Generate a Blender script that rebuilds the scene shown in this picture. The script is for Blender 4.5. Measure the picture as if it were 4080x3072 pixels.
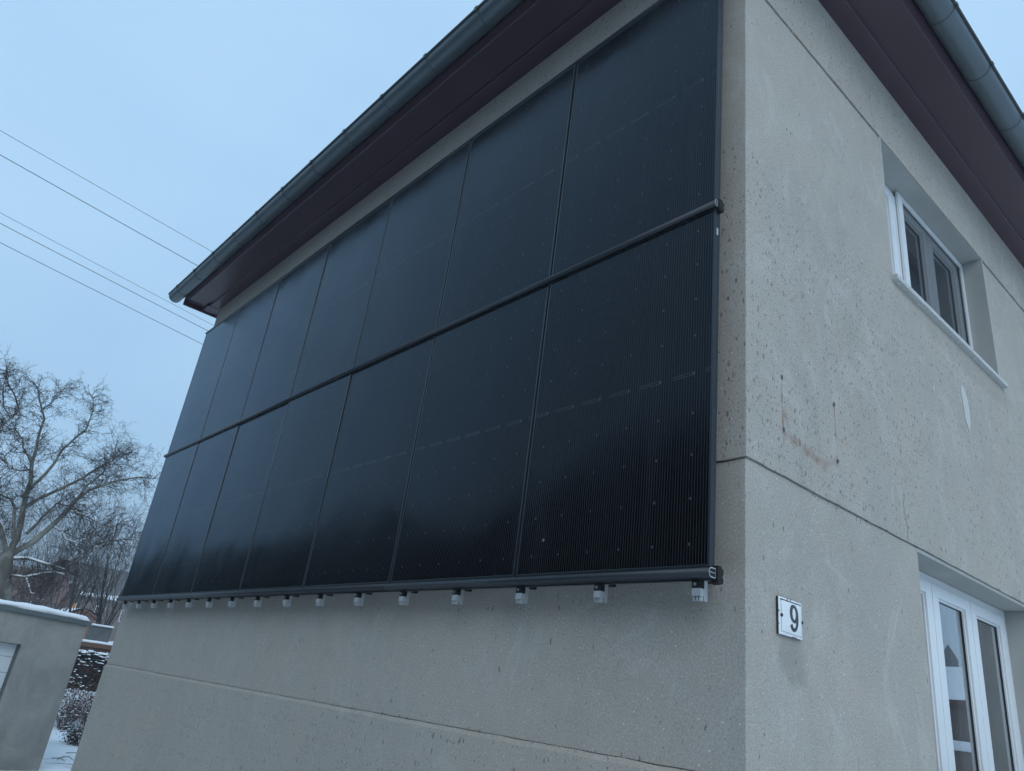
import bpy, bmesh, math, random
from math import sin, cos, pi, radians, sqrt
from mathutils import Vector, Matrix, noise as mnoise

for o in list(bpy.data.objects):
    bpy.data.objects.remove(o, do_unlink=True)
scene = bpy.context.scene
COL = scene.collection

# ------------------------------------------------------------------ camera
cam_d = bpy.data.cameras.new('camera')
cam = bpy.data.objects.new('camera', cam_d)
COL.objects.link(cam)
scene.camera = cam
CX, CY, CZ = 1.6288, -2.6138, 2.1163
YAW, PITCH, ROLL, FPX = -0.891136, 0.404614, 0.134535, 2946.72
fwd = Vector((sin(YAW) * cos(PITCH), cos(YAW) * cos(PITCH), sin(PITCH)))
r0 = Vector((cos(YAW), -sin(YAW), 0))
u0 = r0.cross(fwd)
rgt = r0 * cos(ROLL) + u0 * sin(ROLL)
upv = u0 * cos(ROLL) - r0 * sin(ROLL)
cam.matrix_world = Matrix(((rgt.x, upv.x, -fwd.x, CX), (rgt.y, upv.y, -fwd.y, CY),
                           (rgt.z, upv.z, -fwd.z, CZ), (0, 0, 0, 1)))
cam_d.sensor_fit = 'HORIZONTAL'
cam_d.sensor_width = 36.0
cam_d.lens = FPX / 4080.0 * 36.0
cam_d.clip_start = 0.05
cam_d.clip_end = 2000

# ------------------------------------------------------------------ world, sun, exposure
world = bpy.data.worlds.new('World')
scene.world = world
world.use_nodes = True
wn = world.node_tree
wn.nodes.clear()
wo = wn.nodes.new('ShaderNodeOutputWorld')
wb = wn.nodes.new('ShaderNodeBackground')
sky = wn.nodes.new('ShaderNodeTexSky')
sky.sky_type = 'NISHITA'
sky.sun_disc = False
SUN_EL, SUN_AZ = radians(38), radians(124)      # azimuth clockwise from +y
sky.sun_elevation = SUN_EL
sky.sun_rotation = SUN_AZ
sky.air_density = 1.0
sky.dust_density = 3.0
wmix = wn.nodes.new('ShaderNodeMix')            # thick winter cloud over the clear sky
wmix.data_type = 'RGBA'
wmix.inputs['Factor'].default_value = 0.90
wtc = wn.nodes.new('ShaderNodeTexCoord')
wno = wn.nodes.new('ShaderNodeTexNoise')        # faint unevenness of the cloud layer
wno.inputs['Scale'].default_value = 1.3
wno.inputs['Detail'].default_value = 3
wmp = wn.nodes.new('ShaderNodeMapping')
wmp.inputs['Scale'].default_value = (1, 1, 2.2)
wrp = wn.nodes.new('ShaderNodeValToRGB')
wrp.color_ramp.elements[0].position = 0.36
wrp.color_ramp.elements[0].color = (4.35, 7.1, 10.05, 1)
wrp.color_ramp.elements[1].position = 0.64
wrp.color_ramp.elements[1].color = (5.4, 8.15, 11.1, 1)
wn.links.new(wtc.outputs['Generated'], wmp.inputs['Vector'])
wn.links.new(wmp.outputs['Vector'], wno.inputs['Vector'])
wn.links.new(wno.outputs['Fac'], wrp.inputs['Fac'])
wn.links.new(sky.outputs['Color'], wmix.inputs['A'])
wn.links.new(wrp.outputs['Color'], wmix.inputs['B'])
wn.links.new(wmix.outputs['Result'], wb.inputs['Color'])
wb.inputs['Strength'].default_value = 0.1
wn.links.new(wb.outputs[0], wo.inputs[0])

sun_d = bpy.data.lights.new('sun', 'SUN')
sun_d.energy = 1.2
sun_d.angle = radians(50)
sun_d.color = (0.86, 0.94, 1.0)
sun = bpy.data.objects.new('sun', sun_d)
COL.objects.link(sun)
sdir = Vector((sin(SUN_AZ) * cos(SUN_EL), cos(SUN_AZ) * cos(SUN_EL), sin(SUN_EL)))
sun.rotation_euler = (-sdir).to_track_quat('-Z', 'Y').to_euler()
sun.location = sdir * 50

vs = scene.view_settings
vs.view_transform = 'Standard'
vs.look = 'None'
vs.exposure = 0.0
vs.gamma = 1.0
vs.use_curve_mapping = False
scene.cycles.use_denoising = True
scene.cycles.max_bounces = 8
scene.cycles.transparent_max_bounces = 16
scene.cycles.caustics_reflective = False
scene.cycles.caustics_refractive = False


# ------------------------------------------------------------------ helpers: materials
class NB:
    def __init__(self, name):
        self.m = bpy.data.materials.new(name)
        self.m.use_nodes = True
        self.t = self.m.node_tree
        self.t.nodes.clear()
        self.out = self.t.nodes.new('ShaderNodeOutputMaterial')

    def n(self, typ, **kw):
        nd = self.t.nodes.new(typ)
        for k, v in kw.items():
            setattr(nd, k, v)
        return nd

    def put(self, sock, v):
        if hasattr(v, 'default_value') and hasattr(v, 'links'):
            self.t.links.new(v, sock)
        elif isinstance(v, (tuple, list)) and len(v) == 3 and sock.type == 'RGBA':
            sock.default_value = (*v, 1)
        else:
            sock.default_value = v

    def obj(self):
        return self.n('ShaderNodeTexCoord').outputs['Object']

    def math(self, op, a, b=0.0, c=0.0, clamp=False):
        nd = self.n('ShaderNodeMath', operation=op, use_clamp=clamp)
        self.put(nd.inputs[0], a)
        self.put(nd.inputs[1], b)
        self.put(nd.inputs[2], c)
        return nd.outputs[0]

    def sep(self, v):
        nd = self.n('ShaderNodeSeparateXYZ')
        self.put(nd.inputs[0], v)
        return nd.outputs

    def scale(self, v, s, loc=(0, 0, 0)):
        nd = self.n('ShaderNodeMapping')
        self.put(nd.inputs['Vector'], v)
        nd.inputs['Scale'].default_value = s
        nd.inputs['Location'].default_value = loc
        return nd.outputs[0]

    def noise(self, v, sc, det=3.0, rough=0.55, dist=0.0):
        nd = self.n('ShaderNodeTexNoise')
        self.put(nd.inputs['Vector'], v)
        nd.inputs['Scale'].default_value = sc
        nd.inputs['Detail'].default_value = det
        nd.inputs['Roughness'].default_value = rough
        nd.inputs['Distortion'].default_value = dist
        return nd.outputs['Fac']

    def vor(self, v, sc, feature='F1', rnd=1.0, dim='3D'):
        nd = self.n('ShaderNodeTexVoronoi', feature=feature, voronoi_dimensions=dim)
        self.put(nd.inputs['Vector'], v)
        nd.inputs['Scale'].default_value = sc
        nd.inputs['Randomness'].default_value = rnd
        return nd

    def ramp(self, f, stops, interp='LINEAR'):
        nd = self.n('ShaderNodeValToRGB')
        cr = nd.color_ramp
        cr.interpolation = interp
        while len(cr.elements) < len(stops):
            cr.elements.new(0.5)
        for e, (p, c) in zip(cr.elements, stops):
            e.position = p
            e.color = (c, c, c, 1) if isinstance(c, (int, float)) else (*c, 1)
        self.put(nd.inputs[0], f)
        return nd.outputs[0]

    def smooth(self, v, a, b, lo=0.0, hi=1.0):
        nd = self.n('ShaderNodeMapRange', interpolation_type='SMOOTHSTEP')
        self.put(nd.inputs['Value'], v)
        nd.inputs['From Min'].default_value = a
        nd.inputs['From Max'].default_value = b
        nd.inputs['To Min'].default_value = lo
        nd.inputs['To Max'].default_value = hi
        return nd.outputs['Result']

    def mix(self, f, a, b, blend='MIX'):
        nd = self.n('ShaderNodeMix', data_type='RGBA', blend_type=blend)
        self.put(nd.inputs['Factor'], f)
        self.put(nd.inputs['A'], a)
        self.put(nd.inputs['B'], b)
        return nd.outputs['Result']

    def bump(self, h, strength=0.3, dist=0.01, normal=None):
        nd = self.n('ShaderNodeBump')
        nd.inputs['Strength'].default_value = strength
        nd.inputs['Distance'].default_value = dist
        self.put(nd.inputs['Height'], h)
        if normal is not None:
            self.put(nd.inputs['Normal'], normal)
        return nd.outputs[0]

    def bsdf(self, color, rough=0.8, metal=0.0, normal=None, spec=0.5, **kw):
        nd = self.n('ShaderNodeBsdfPrincipled')
        self.put(nd.inputs['Base Color'], color)
        self.put(nd.inputs['Roughness'], rough)
        self.put(nd.inputs['Metallic'], metal)
        self.put(nd.inputs['Specular IOR Level'], spec)
        if normal is not None:
            self.put(nd.inputs['Normal'], normal)
        for k, v in kw.items():
            self.put(nd.inputs[k.replace('_', ' ')], v)
        self.t.links.new(nd.outputs[0], self.out.inputs[0])
        return nd


def simple(name, color, rough=0.7, metal=0.0, var=0.12, sc=8.0, bump=0.0, spec=0.5):
    b = NB(name)
    o = b.obj()
    f = b.noise(o, sc, 5)
    lo = tuple(c * (1 - var) for c in color)
    hi = tuple(min(1, c * (1 + var)) for c in color)
    c = b.mix(f, lo, hi)
    nrm = b.bump(b.noise(o, sc * 6, 4), bump, 0.01) if bump else None
    b.bsdf(c, rough, metal, nrm, spec)
    return b.m


M = {}


def plaster_material():
    b = NB('plaster')
    o = b.obj()
    X, Y, Z = b.sep(o)
    # broad unevenness, trowel clouds and vertical run marks
    big = b.noise(o, 0.55, 4, 0.55)
    mid = b.noise(o, 2.6, 6, 0.62, 0.6)
    run = b.noise(b.scale(o, (3.2, 3.2, 0.35)), 1.0, 5, 0.6)
    fine = b.noise(o, 110, 5, 0.75)
    col = b.mix(b.smooth(big, 0.3, 0.7), (0.405, 0.39, 0.362), (0.500, 0.470, 0.425))
    col = b.mix(b.smooth(mid, 0.35, 0.72, 0, 0.55), col, (0.45, 0.445, 0.42))
    col = b.mix(b.smooth(run, 0.52, 0.78, 0, 0.45), col, (0.355, 0.35, 0.325))
    tone = b.noise(b.scale(o, (1, 1, 1), (13, 5, 2)), 1.1, 5, 0.6, 0.5)
    col = b.mix(b.smooth(tone, 0.42, 0.72, 0, 0.75), col, (0.495, 0.447, 0.390))
    blot = b.noise(b.scale(o, (1, 1, 0.75), (3, 8, 6)), 4.5, 7, 0.68, 0.9)
    col = b.mix(b.smooth(blot, 0.50, 0.72, 0, 0.42), col, (0.515, 0.525, 0.515))
    col = b.mix(b.smooth(blot, 0.47, 0.28, 0, 0.5), col, (0.345, 0.325, 0.29))
    # efflorescence rims
    ef = b.noise(b.scale(o, (1, 1, 0.8), (4, 2, 1)), 1.25, 5, 0.6, 1.4)
    rim = b.math('SUBTRACT', 1.0, b.math('MULTIPLY', b.math('ABSOLUTE', b.math('SUBTRACT', ef, 0.5)), 26.0), clamp=True)
    col = b.mix(b.math('MULTIPLY', rim, b.smooth(mid, 0.42, 0.62, 0, 0.5)), col, (0.57, 0.565, 0.54))
    # facing wall (x-z) turns a little darker and greyer-green towards the rear
    col = b.mix(b.smooth(X, -0.05, -4.5, 0, 0.32), col, (0.375, 0.38, 0.36))
    col = b.mix(b.smooth(fine, 0.3, 0.7), b.mix(0.36, col, (0.12, 0.11, 0.095)), b.mix(0.16, col, (0.8, 0.78, 0.74)))
    # white grit
    cmb = b.n('ShaderNodeCombineXYZ')      # unrolled wall: run round the corner, height
    b.put(cmb.inputs[0], b.math('ADD', X, Y))
    b.put(cmb.inputs[1], Z)
    uv = cmb.outputs[0]
    v1 = b.vor(uv, 42, dim='2D')
    grit = b.math('MULTIPLY', b.smooth(v1.outputs['Distance'], 0.12, 0.06),
                  b.math('GREATER_THAN', b.sep(v1.outputs['Color'])[0], 0.90))
    v1b = b.vor(b.scale(uv, (1, 1, 1), (7, 3, 5)), 19, dim='2D')
    grit2 = b.math('MULTIPLY', b.smooth(v1b.outputs['Distance'], 0.085, 0.05),
                   b.math('GREATER_THAN', b.sep(v1b.outputs['Color'])[1], 0.93))
    col = b.mix(b.math('MULTIPLY', b.math('MAXIMUM', grit, grit2), 0.75), col, (0.78, 0.77, 0.74))
    # pores torn by the scraper, denser in some lifts of the render
    zn = b.math('MULTIPLY_ADD', b.noise(o, 1.4, 3), 0.16, b.math('SUBTRACT', Z, 0.08))
    dens = b.ramp(b.math('DIVIDE', zn, 8.0), [(0.0, 0.62), (1.97 / 8, 0.62), (1.985 / 8, 0.10), (3.16 / 8, 0.10), (3.19 / 8, 0.95),
                                            (4.78 / 8, 1.0), (4.86 / 8, 0.07), (6.05 / 8, 0.07), (6.08 / 8, 0.9)])
    patch = b.smooth(b.noise(o, 1.1, 4), 0.3, 0.66, 0.45, 1.15)
    dens = b.math('MULTIPLY', dens, patch)
    wob = b.n('ShaderNodeVectorMath', operation='ADD')
    nz = b.n('ShaderNodeTexNoise')
    nz.inputs['Scale'].default_value = 30
    b.put(nz.inputs['Vector'], o)
    sc_ = b.n('ShaderNodeVectorMath', operation='SCALE')
    b.put(sc_.inputs[0], nz.outputs['Color'])
    sc_.inputs['Scale'].default_value = 0.022
    b.put(wob.inputs[0], b.scale(uv, (1, 0.52, 1)))
    b.put(wob.inputs[1], sc_.outputs[0])
    wv = wob.outputs[0]

    def pores(scale, rmax, keep):
        v = b.vor(wv, scale, dim='2D')
        rr, gg, _ = b.sep(v.outputs['Color'])
        rad = b.math('MULTIPLY_ADD', rr, rmax * 0.75, rmax * 0.25)
        inside = b.smooth(b.math('SUBTRACT', v.outputs['Distance'], rad), 0.05, -0.03)
        on = b.math('LESS_THAN', gg, b.math('MULTIPLY', dens, keep))
        return b.math('MULTIPLY', inside, on)
    p1 = pores(13, 0.09, 0.15)
    p2 = pores(26, 0.15, 0.60)
    p3 = pores(58, 0.22, 0.46)
    pr = b.math('MAXIMUM', p1, b.math('MAXIMUM', p2, b.math('MULTIPLY', p3, 0.8)))
    col = b.mix(b.math('MULTIPLY', pr, 0.54), col, (0.085, 0.078, 0.066))

    # marks on the side wall (x = 0 plane): dampness below the number plate, a darker band under the upper sill, rust from an old frame
    onB = b.smooth(X, -0.06, -0.03)

    def blob(y0, z0, ry, rz, amp):
        dy = b.math('DIVIDE', b.math('SUBTRACT', Y, y0), ry)
        dz = b.math('DIVIDE', b.math('SUBTRACT', Z, z0), rz)
        d = b.math('ADD', b.math('MULTIPLY', dy, dy), b.math('MULTIPLY', dz, dz))
        d = b.math('ADD', d, b.math('MULTIPLY', b.math('SUBTRACT', mid, 0.5), 1.6))
        return b.math('MULTIPLY', b.smooth(d, 1.2, 0.1), amp)
    dark_marks = b.math('MAXIMUM', blob(0.33, 2.45, 0.13, 0.12, 0.36), blob(0.37, 2.37, 0.09, 0.06, 0.36))
    dark_marks = b.math('MAXIMUM', dark_marks, blob(3.0, 4.80, 1.0, 0.12, 0.25))
    col = b.mix(b.math('MULTIPLY', dark_marks, onB), col, (0.205, 0.20, 0.18))

    def seg(y0, z0, y1, z1, w):
        dy, dz = y1 - y0, z1 - z0
        ll = dy * dy + dz * dz
        py = b.math('SUBTRACT', Y, y0)
        pz = b.math('SUBTRACT', Z, z0)
        t = b.math('DIVIDE', b.math('ADD', b.math('MULTIPLY', py, dy), b.math('MULTIPLY', pz, dz)), ll, clamp=True)
        ey = b.math('SUBTRACT', py, b.math('MULTIPLY', t, dy))
        ez = b.math('SUBTRACT', pz, b.math('MULTIPLY', t, dz))
        d = b.math('SQRT', b.math('ADD', b.math('MULTIPLY', ey, ey), b.math('MULTIPLY', ez, ez)))
        d = b.math('ADD', d, b.math('MULTIPLY', b.math('SUBTRACT', b.noise(o, 22, 4), 0.5), w * 1.6))
        return b.smooth(d, w, w * 0.15)
    rust = b.math('MAXIMUM', seg(0.282, 3.62, 0.292, 3.40, 0.012), b.math('MULTIPLY', seg(0.30, 3.39, 0.66, 3.34, 0.035), 0.7))
    rust = b.math('MAXIMUM', rust, seg(0.792, 3.70, 0.797, 3.52, 0.009))
    rust = b.math('MAXIMUM', rust, b.math('MULTIPLY', seg(0.30, 3.52, 0.33, 3.44, 0.022), 0.7))
    rust = b.math('MAXIMUM', rust, b.math('MULTIPLY', seg(0.64, 3.345, 0.79, 3.40, 0.03), 0.35))
    rust = b.math('MAXIMUM', rust, b.math('MULTIPLY', seg(0.797, 3.52, 0.798, 3.41, 0.007), 0.6))
    rust = b.math('MAXIMUM', rust, b.math('MULTIPLY', seg(0.292, 3.40, 0.295, 3.34, 0.012), 0.55))
    rust = b.math('MULTIPLY', rust, b.smooth(b.noise(o, 14, 4), 0.3, 0.62))
    col = b.mix(b.math('MULTIPLY', b.math('MULTIPLY', rust, onB), 0.68), col, (0.21, 0.098, 0.042))

    col = b.mix(1.0, col, (0.975, 0.928, 0.880), 'MULTIPLY')
    hgt = b.math('ADD', b.math('MULTIPLY', pr, -1.0), b.math('MULTIPLY', fine, 0.28))
    hgt = b.math('ADD', hgt, b.math('MULTIPLY', mid, 0.9))
    nrm = b.bump(hgt, 0.42, 0.006)
    b.bsdf(col, 0.92, 0, nrm, 0.25)
    return b.m


M['plaster'] = plaster_material()
M['reveal'] = simple('reveal_plaster', (0.40, 0.395, 0.37), 0.9, var=0.14, sc=3, bump=0.15)


def garage_concrete():
    b = NB('garage_concrete')
    o = b.obj()
    a = b.noise(o, 0.9, 6, 0.62, 0.8)
    c = b.noise(b.scale(o, (2.4, 2.4, 0.5), (3, 1, 0)), 1.2, 6, 0.65, 0.5)
    f = b.noise(o, 26, 4, 0.7)
    col = b.mix(b.smooth(a, 0.32, 0.68), (0.225, 0.228, 0.215), (0.345, 0.335, 0.31))
    col = b.mix(b.smooth(c, 0.5, 0.72, 0, 0.55), col, (0.36, 0.355, 0.335))
    col = b.mix(b.smooth(c, 0.48, 0.3, 0, 0.55), col, (0.185, 0.185, 0.165))
    col = b.mix(b.smooth(f, 0.3, 0.7, 0.0, 0.2), col, (0.15, 0.14, 0.12))
    b.bsdf(col, 0.93, 0, b.bump(b.math('ADD', b.noise(o, 9, 5), b.math('MULTIPLY', f, 0.4)), 0.5, 0.015), 0.2)
    return b.m


M['concrete'] = garage_concrete()
M['crack'] = simple('crack_shadow', (0.10, 0.095, 0.085), 1.0)
M['patchfill'] = simple('filler', (0.53, 0.525, 0.50), 0.9, var=0.06, sc=10, bump=0.2)
M['soffit'] = simple('brown_soffit', (0.066, 0.039, 0.050), 0.30, var=0.2, sc=2.5, bump=0.03)
M['gutter'] = simple('grey_gutter', (0.10, 0.124, 0.138), 0.38, metal=0.35, var=0.15, sc=3.0, bump=0.02)
M['gutter_dark'] = simple('dark_gutter_bead', (0.05, 0.058, 0.062), 0.5, metal=0.3)
M['white_pvc'] = simple('white_frame', (0.74, 0.75, 0.75), 0.3, var=0.02, sc=2)
M['white_grey'] = simple('off_white_frame', (0.70, 0.71, 0.71), 0.35, var=0.02, sc=2)  # slightly greyer white, for the window frames of the other houses
M['stone_sill'] = simple('speckled_sill', (0.50, 0.50, 0.48), 0.6, var=0.45, sc=60)
M['black_metal'] = simple('black_anodised', (0.026, 0.032, 0.040), 0.32, metal=0.2, var=0.15, sc=6)
M['rail'] = simple('dark_rail', (0.021, 0.026, 0.033), 0.45, metal=0.25, var=0.12, sc=5)
M['alu'] = simple('bare_aluminium', (0.55, 0.57, 0.59), 0.40, metal=0.5, var=0.08, sc=20)
M['rubber'] = simple('black_rubber', (0.006, 0.006, 0.007), 0.7)
M['bolt'] = simple('zinc_bolt', (0.42, 0.41, 0.38), 0.4, metal=0.7)
M['enamel'] = simple('white_enamel', (0.80, 0.81, 0.80), 0.18, var=0.04, sc=12)
M['enamel_dark'] = simple('dark_enamel', (0.035, 0.035, 0.045), 0.35, var=0.2, sc=40)
M['room'] = simple('dim_room', (0.20, 0.18, 0.16), 0.9)
M['wood'] = simple('brown_board', (0.145, 0.072, 0.045), 0.75, var=0.25, sc=5, bump=0.1)
M['wood_dark'] = simple('dark_red_board', (0.085, 0.032, 0.026), 0.75, var=0.25, sc=5, bump=0.1)
M['chimney'] = simple('sooty_metal', (0.10, 0.105, 0.105), 0.7, var=0.6, sc=4.5, bump=0.1)
M['flashing'] = simple('grey_flashing', (0.11, 0.135, 0.14), 0.5, metal=0.2, var=0.12, sc=3)
M['door_white'] = simple('white_door', (0.60, 0.64, 0.66), 0.45, var=0.03, sc=3)
M['brick'] = simple('orange_brick', (0.30, 0.155, 0.10), 0.9, var=0.25, sc=6)
M['farwall'] = simple('dull_brown_render', (0.17, 0.135, 0.115), 0.9, var=0.25, sc=0.8)
M['farroof'] = simple('slate_roof', (0.15, 0.155, 0.155), 0.8, var=0.2, sc=0.9)
M['tileroof'] = simple('red_brown_tiles', (0.14, 0.075, 0.058), 0.85, var=0.25, sc=2)
M['wire'] = simple('cable', (0.10, 0.11, 0.12), 0.6)
M['twig'] = simple('dark_twig', (0.034, 0.023, 0.020), 0.9, var=0.3, sc=4)
M['redtwig'] = simple('red_brown_twig', (0.115, 0.036, 0.034), 0.9, var=0.35, sc=9)
M['shrubtwig'] = simple('grey_brown_twig', (0.085, 0.066, 0.058), 0.9, var=0.3, sc=5)
M['evergreen'] = simple('dark_evergreen_leaf', (0.018, 0.028, 0.018), 0.6, var=0.5, sc=7)
M['deadleaf'] = simple('brown_leaf', (0.085, 0.034, 0.028), 0.8, var=0.5, sc=9)
M['thuja'] = simple('dark_thuja', (0.020, 0.027, 0.016), 0.9, var=0.4, sc=3)
M['curtain'] = None


def bark():
    b = NB('plane_bark')
    o = b.obj()
    f = b.noise(b.scale(o, (1, 1, 0.5)), 2.2, 5, 0.6, 0.8)
    c = b.ramp(f, [(0.36, (0.075, 0.07, 0.06)), (0.47, (0.13, 0.125, 0.10)), (0.53, (0.20, 0.195, 0.17)), (0.66, (0.26, 0.25, 0.22))])
    b.bsdf(c, 0.9, 0, b.bump(b.noise(o, 20, 4), 0.4, 0.02), 0.2)
    return b.m


M['bark'] = bark()


def snow():
    b = NB('snow')
    o = b.obj()
    f = b.noise(o, 2.0, 5)
    c = b.mix(f, (0.76, 0.79, 0.83), (0.86, 0.87, 0.88))
    nrm = b.bump(b.math('ADD', b.noise(o, 3, 4), b.math('MULTIPLY', b.noise(o, 40, 3), 0.15)), 0.4, 0.06)
    b.bsdf(c, 0.75, 0, nrm, 0.3)
    return b.m


M['snow'] = snow()


def ground_mat():
    b = NB('ground_snow')
    o = b.obj()
    X, Y, Z = b.sep(o)
    f = b.noise(o, 0.9, 5)
    c = b.mix(f, (0.74, 0.77, 0.81), (0.85, 0.86, 0.87))
    # trodden, half-thawed strip on the drive in front of the garage
    d = b.smooth(b.math('ABSOLUTE', b.math('ADD', X, 14.2)), 3.2, 1.4)
    s = b.smooth(b.noise(b.scale(o, (1.6, 0.7, 1)), 1.5, 5, 0.65), 0.49, 0.60)
    c = b.mix(b.math('MULTIPLY', b.math('MULTIPLY', d, s), 0.75), c, (0.17, 0.165, 0.15))
    nrm = b.bump(b.math('ADD', b.noise(o, 1.5, 5), b.math('MULTIPLY', b.noise(o, 25, 3), 0.1)), 0.5, 0.08)
    b.bsdf(c, 0.8, 0, nrm, 0.25)
    return b.m


M['ground'] = ground_mat()


def glass_mat(name, boost, tint=(1, 1, 1)):
    b = NB(name)
    tr = b.n('ShaderNodeBsdfTransparent')
    tr.inputs[0].default_value = (*tint, 1)
    gl = b.n('ShaderNodeBsdfGlossy')
    gl.inputs['Roughness'].default_value = 0.01
    gl.inputs['Color'].default_value = (0.93, 0.96, 1, 1)
    nrm = b.bump(b.noise(b.obj(), 1.6, 2), 0.02, 0.02)
    b.put(gl.inputs['Normal'], nrm)
    fr = b.n('ShaderNodeFresnel')
    fr.inputs['IOR'].default_value = 1.52
    f = b.math('MULTIPLY', fr.outputs[0], boost, clamp=True)
    mx = b.n('ShaderNodeMixShader')
    b.put(mx.inputs[0], f)
    b.t.links.new(tr.outputs[0], mx.inputs[1])
    b.t.links.new(gl.outputs[0], mx.inputs[2])
    b.t.links.new(mx.outputs[0], b.out.inputs[0])
    return b.m


M['glass'] = glass_mat('double_glazing', 2.6)


def screen_mat():
    b = NB('insect_mesh')
    tr = b.n('ShaderNodeBsdfTransparent')
    df = b.n('ShaderNodeBsdfDiffuse')
    df.inputs[0].default_value = (0.055, 0.06, 0.068, 1)
    mx = b.n('ShaderNodeMixShader')
    mx.inputs[0].default_value = 0.50
    b.t.links.new(tr.outputs[0], mx.inputs[1])
    b.t.links.new(df.outputs[0], mx.inputs[2])
    b.t.links.new(mx.outputs[0], b.out.inputs[0])
    return b.m


M['screen'] = screen_mat()


def curtain_mat():
    b = NB('net_curtain')
    tr = b.n('ShaderNodeBsdfTransparent')
    df = b.n('ShaderNodeBsdfDiffuse')
    df.inputs[0].default_value = (0.72, 0.72, 0.70, 1)
    tl = b.n('ShaderNodeBsdfTranslucent')
    tl.inputs[0].default_value = (0.6, 0.6, 0.58, 1)
    ad = b.n('ShaderNodeMixShader')
    ad.inputs[0].default_value = 0.4
    b.t.links.new(df.outputs[0], ad.inputs[1])
    b.t.links.new(tl.outputs[0], ad.inputs[2])
    mx = b.n('ShaderNodeMixShader')
    mx.inputs[0].default_value = 0.7
    b.t.links.new(tr.outputs[0], mx.inputs[1])
    b.t.links.new(ad.outputs[0], mx.inputs[2])
    b.t.links.new(mx.outputs[0], b.out.inputs[0])
    return b.m


M['curtain'] = curtain_mat()


def pv_mat():
    b = NB('pv_glass')
    o = b.obj()
    X, Y, Z = b.sep(o)
    W_, H_ = 1.134, 1.722
    fr = b.math('FRACT', b.math('DIVIDE', X, 0.01415))
    line = b.smooth(b.math('ABSOLUTE', b.math('SUBTRACT', fr, 0.5)), 0.14, 0.09)
    cx = b.math('FRACT', b.math('DIVIDE', b.math('SUBTRACT', X, 0.006), 0.187))
    colgap = b.smooth(b.math('ABSOLUTE', b.math('SUBTRACT', cx, 0.5)), 0.485, 0.475)
    line = b.math('MULTIPLY', line, b.math('MULTIPLY_ADD', colgap, 0.25, 0.75))
    # solder dots at the cell corners
    ax = b.math('MULTIPLY', b.math('SUBTRACT', b.math('FRACT', b.math('DIVIDE', b.math('SUBTRACT', X, 0.006), 0.187)), 0.5), 0.187)
    az = b.math('MULTIPLY', b.math('SUBTRACT', b.math('FRACT', b.math('DIVIDE', b.math('SUBTRACT', Z, 0.0), 0.1913)), 0.5), 0.1913)
    dd = b.math('SQRT', b.math('ADD', b.math('MULTIPLY', ax, ax), b.math('MULTIPLY', b.math('MULTIPLY', az, az), 0.45)))
    dot = b.smooth(dd, 0.0052, 0.0034)
    # doubled, interrupted ribbon at mid height
    zc = b.math('ABSOLUTE', b.math('SUBTRACT', Z, H_ / 2))
    rib = b.smooth(b.math('ABSOLUTE', b.math('SUBTRACT', zc, 0.0062)), 0.0021, 0.0013)
    dash = b.math('LESS_THAN', b.math('ABSOLUTE', b.math('SUBTRACT', b.math('FRACT', b.math('DIVIDE', b.math('ADD', X, 0.05), 0.187)), 0.5)), 0.36)
    rib = b.math('MULTIPLY', rib, dash)
    # hairline joints between cell rows
    rz = b.math('FRACT', b.math('DIVIDE', Z, 0.09565))
    hair = b.smooth(b.math('ABSOLUTE', b.math('SUBTRACT', rz, 0.5)), 0.485, 0.495)
    oi = b.n('ShaderNodeObjectInfo')
    off = b.n('ShaderNodeVectorMath', operation='ADD')
    b.put(off.inputs[0], o)
    rs = b.n('ShaderNodeVectorMath', operation='SCALE')
    rs.inputs[0].default_value = (31, 17, 23)
    b.put(rs.inputs['Scale'], oi.outputs['Random'])
    b.put(off.inputs[1], rs.outputs[0])
    ov = off.outputs[0]
    cell = b.mix(b.noise(ov, 1.2, 3), (0.0012, 0.0015, 0.0028), (0.0022, 0.0028, 0.0045))
    col = b.mix(line, cell, (0.036, 0.036, 0.039))
    col = b.mix(b.math('MULTIPLY', hair, 0.25), col, (0.018, 0.017, 0.017))
    col = b.mix(b.math('MULTIPLY', dot, 0.8), col, (0.10, 0.10, 0.105))
    col = b.mix(rib, col, (0.055, 0.055, 0.06))
    # specks and dried runs on the glass
    v = b.vor(ov, 3.2)
    spk = b.math('MULTIPLY', b.smooth(v.outputs['Distance'], 0.032, 0.018), b.math('GREATER_THAN', b.sep(v.outputs['Color'])[0], 0.84))
    col = b.mix(b.math('MULTIPLY', spk, 0.75), col, (0.22, 0.23, 0.24))
    dirt = b.smooth(b.noise(b.scale(ov, (9, 1, 0.6)), 1.0, 4, 0.6), 0.52, 0.8)
    col = b.mix(b.math('MULTIPLY', dirt, 0.012), col, (0.3, 0.3, 0.3))
    rough = b.math('ADD', b.smooth(b.noise(ov, 1.7, 4), 0.3, 0.7, 0.13, 0.19), b.math('MULTIPLY', dirt, 0.05))
    wave = b.bump(b.noise(ov, 1.15, 2, 0.4), 0.2, 0.05)
    # dark cells under anti-reflective glass with a blue-tinted sheen
    df = b.n('ShaderNodeBsdfDiffuse')
    b.put(df.inputs['Color'], col)
    gl = b.n('ShaderNodeBsdfGlossy')
    gl.inputs['Color'].default_value = (0.72, 0.86, 1.0, 1)
    b.put(gl.inputs['Roughness'], rough)
    b.put(gl.inputs['Normal'], wave)
    fn = b.n('ShaderNodeFresnel')
    fn.inputs['IOR'].default_value = 1.29
    b.put(fn.inputs['Normal'], wave)
    mx = b.n('ShaderNodeMixShader')
    b.put(mx.inputs[0], fn.outputs[0])
    b.t.links.new(df.outputs[0], mx.inputs[1])
    b.t.links.new(gl.outputs[0], mx.inputs[2])
    b.t.links.new(mx.outputs[0], b.out.inputs[0])
    return b.m


M['pv'] = pv_mat()


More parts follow.
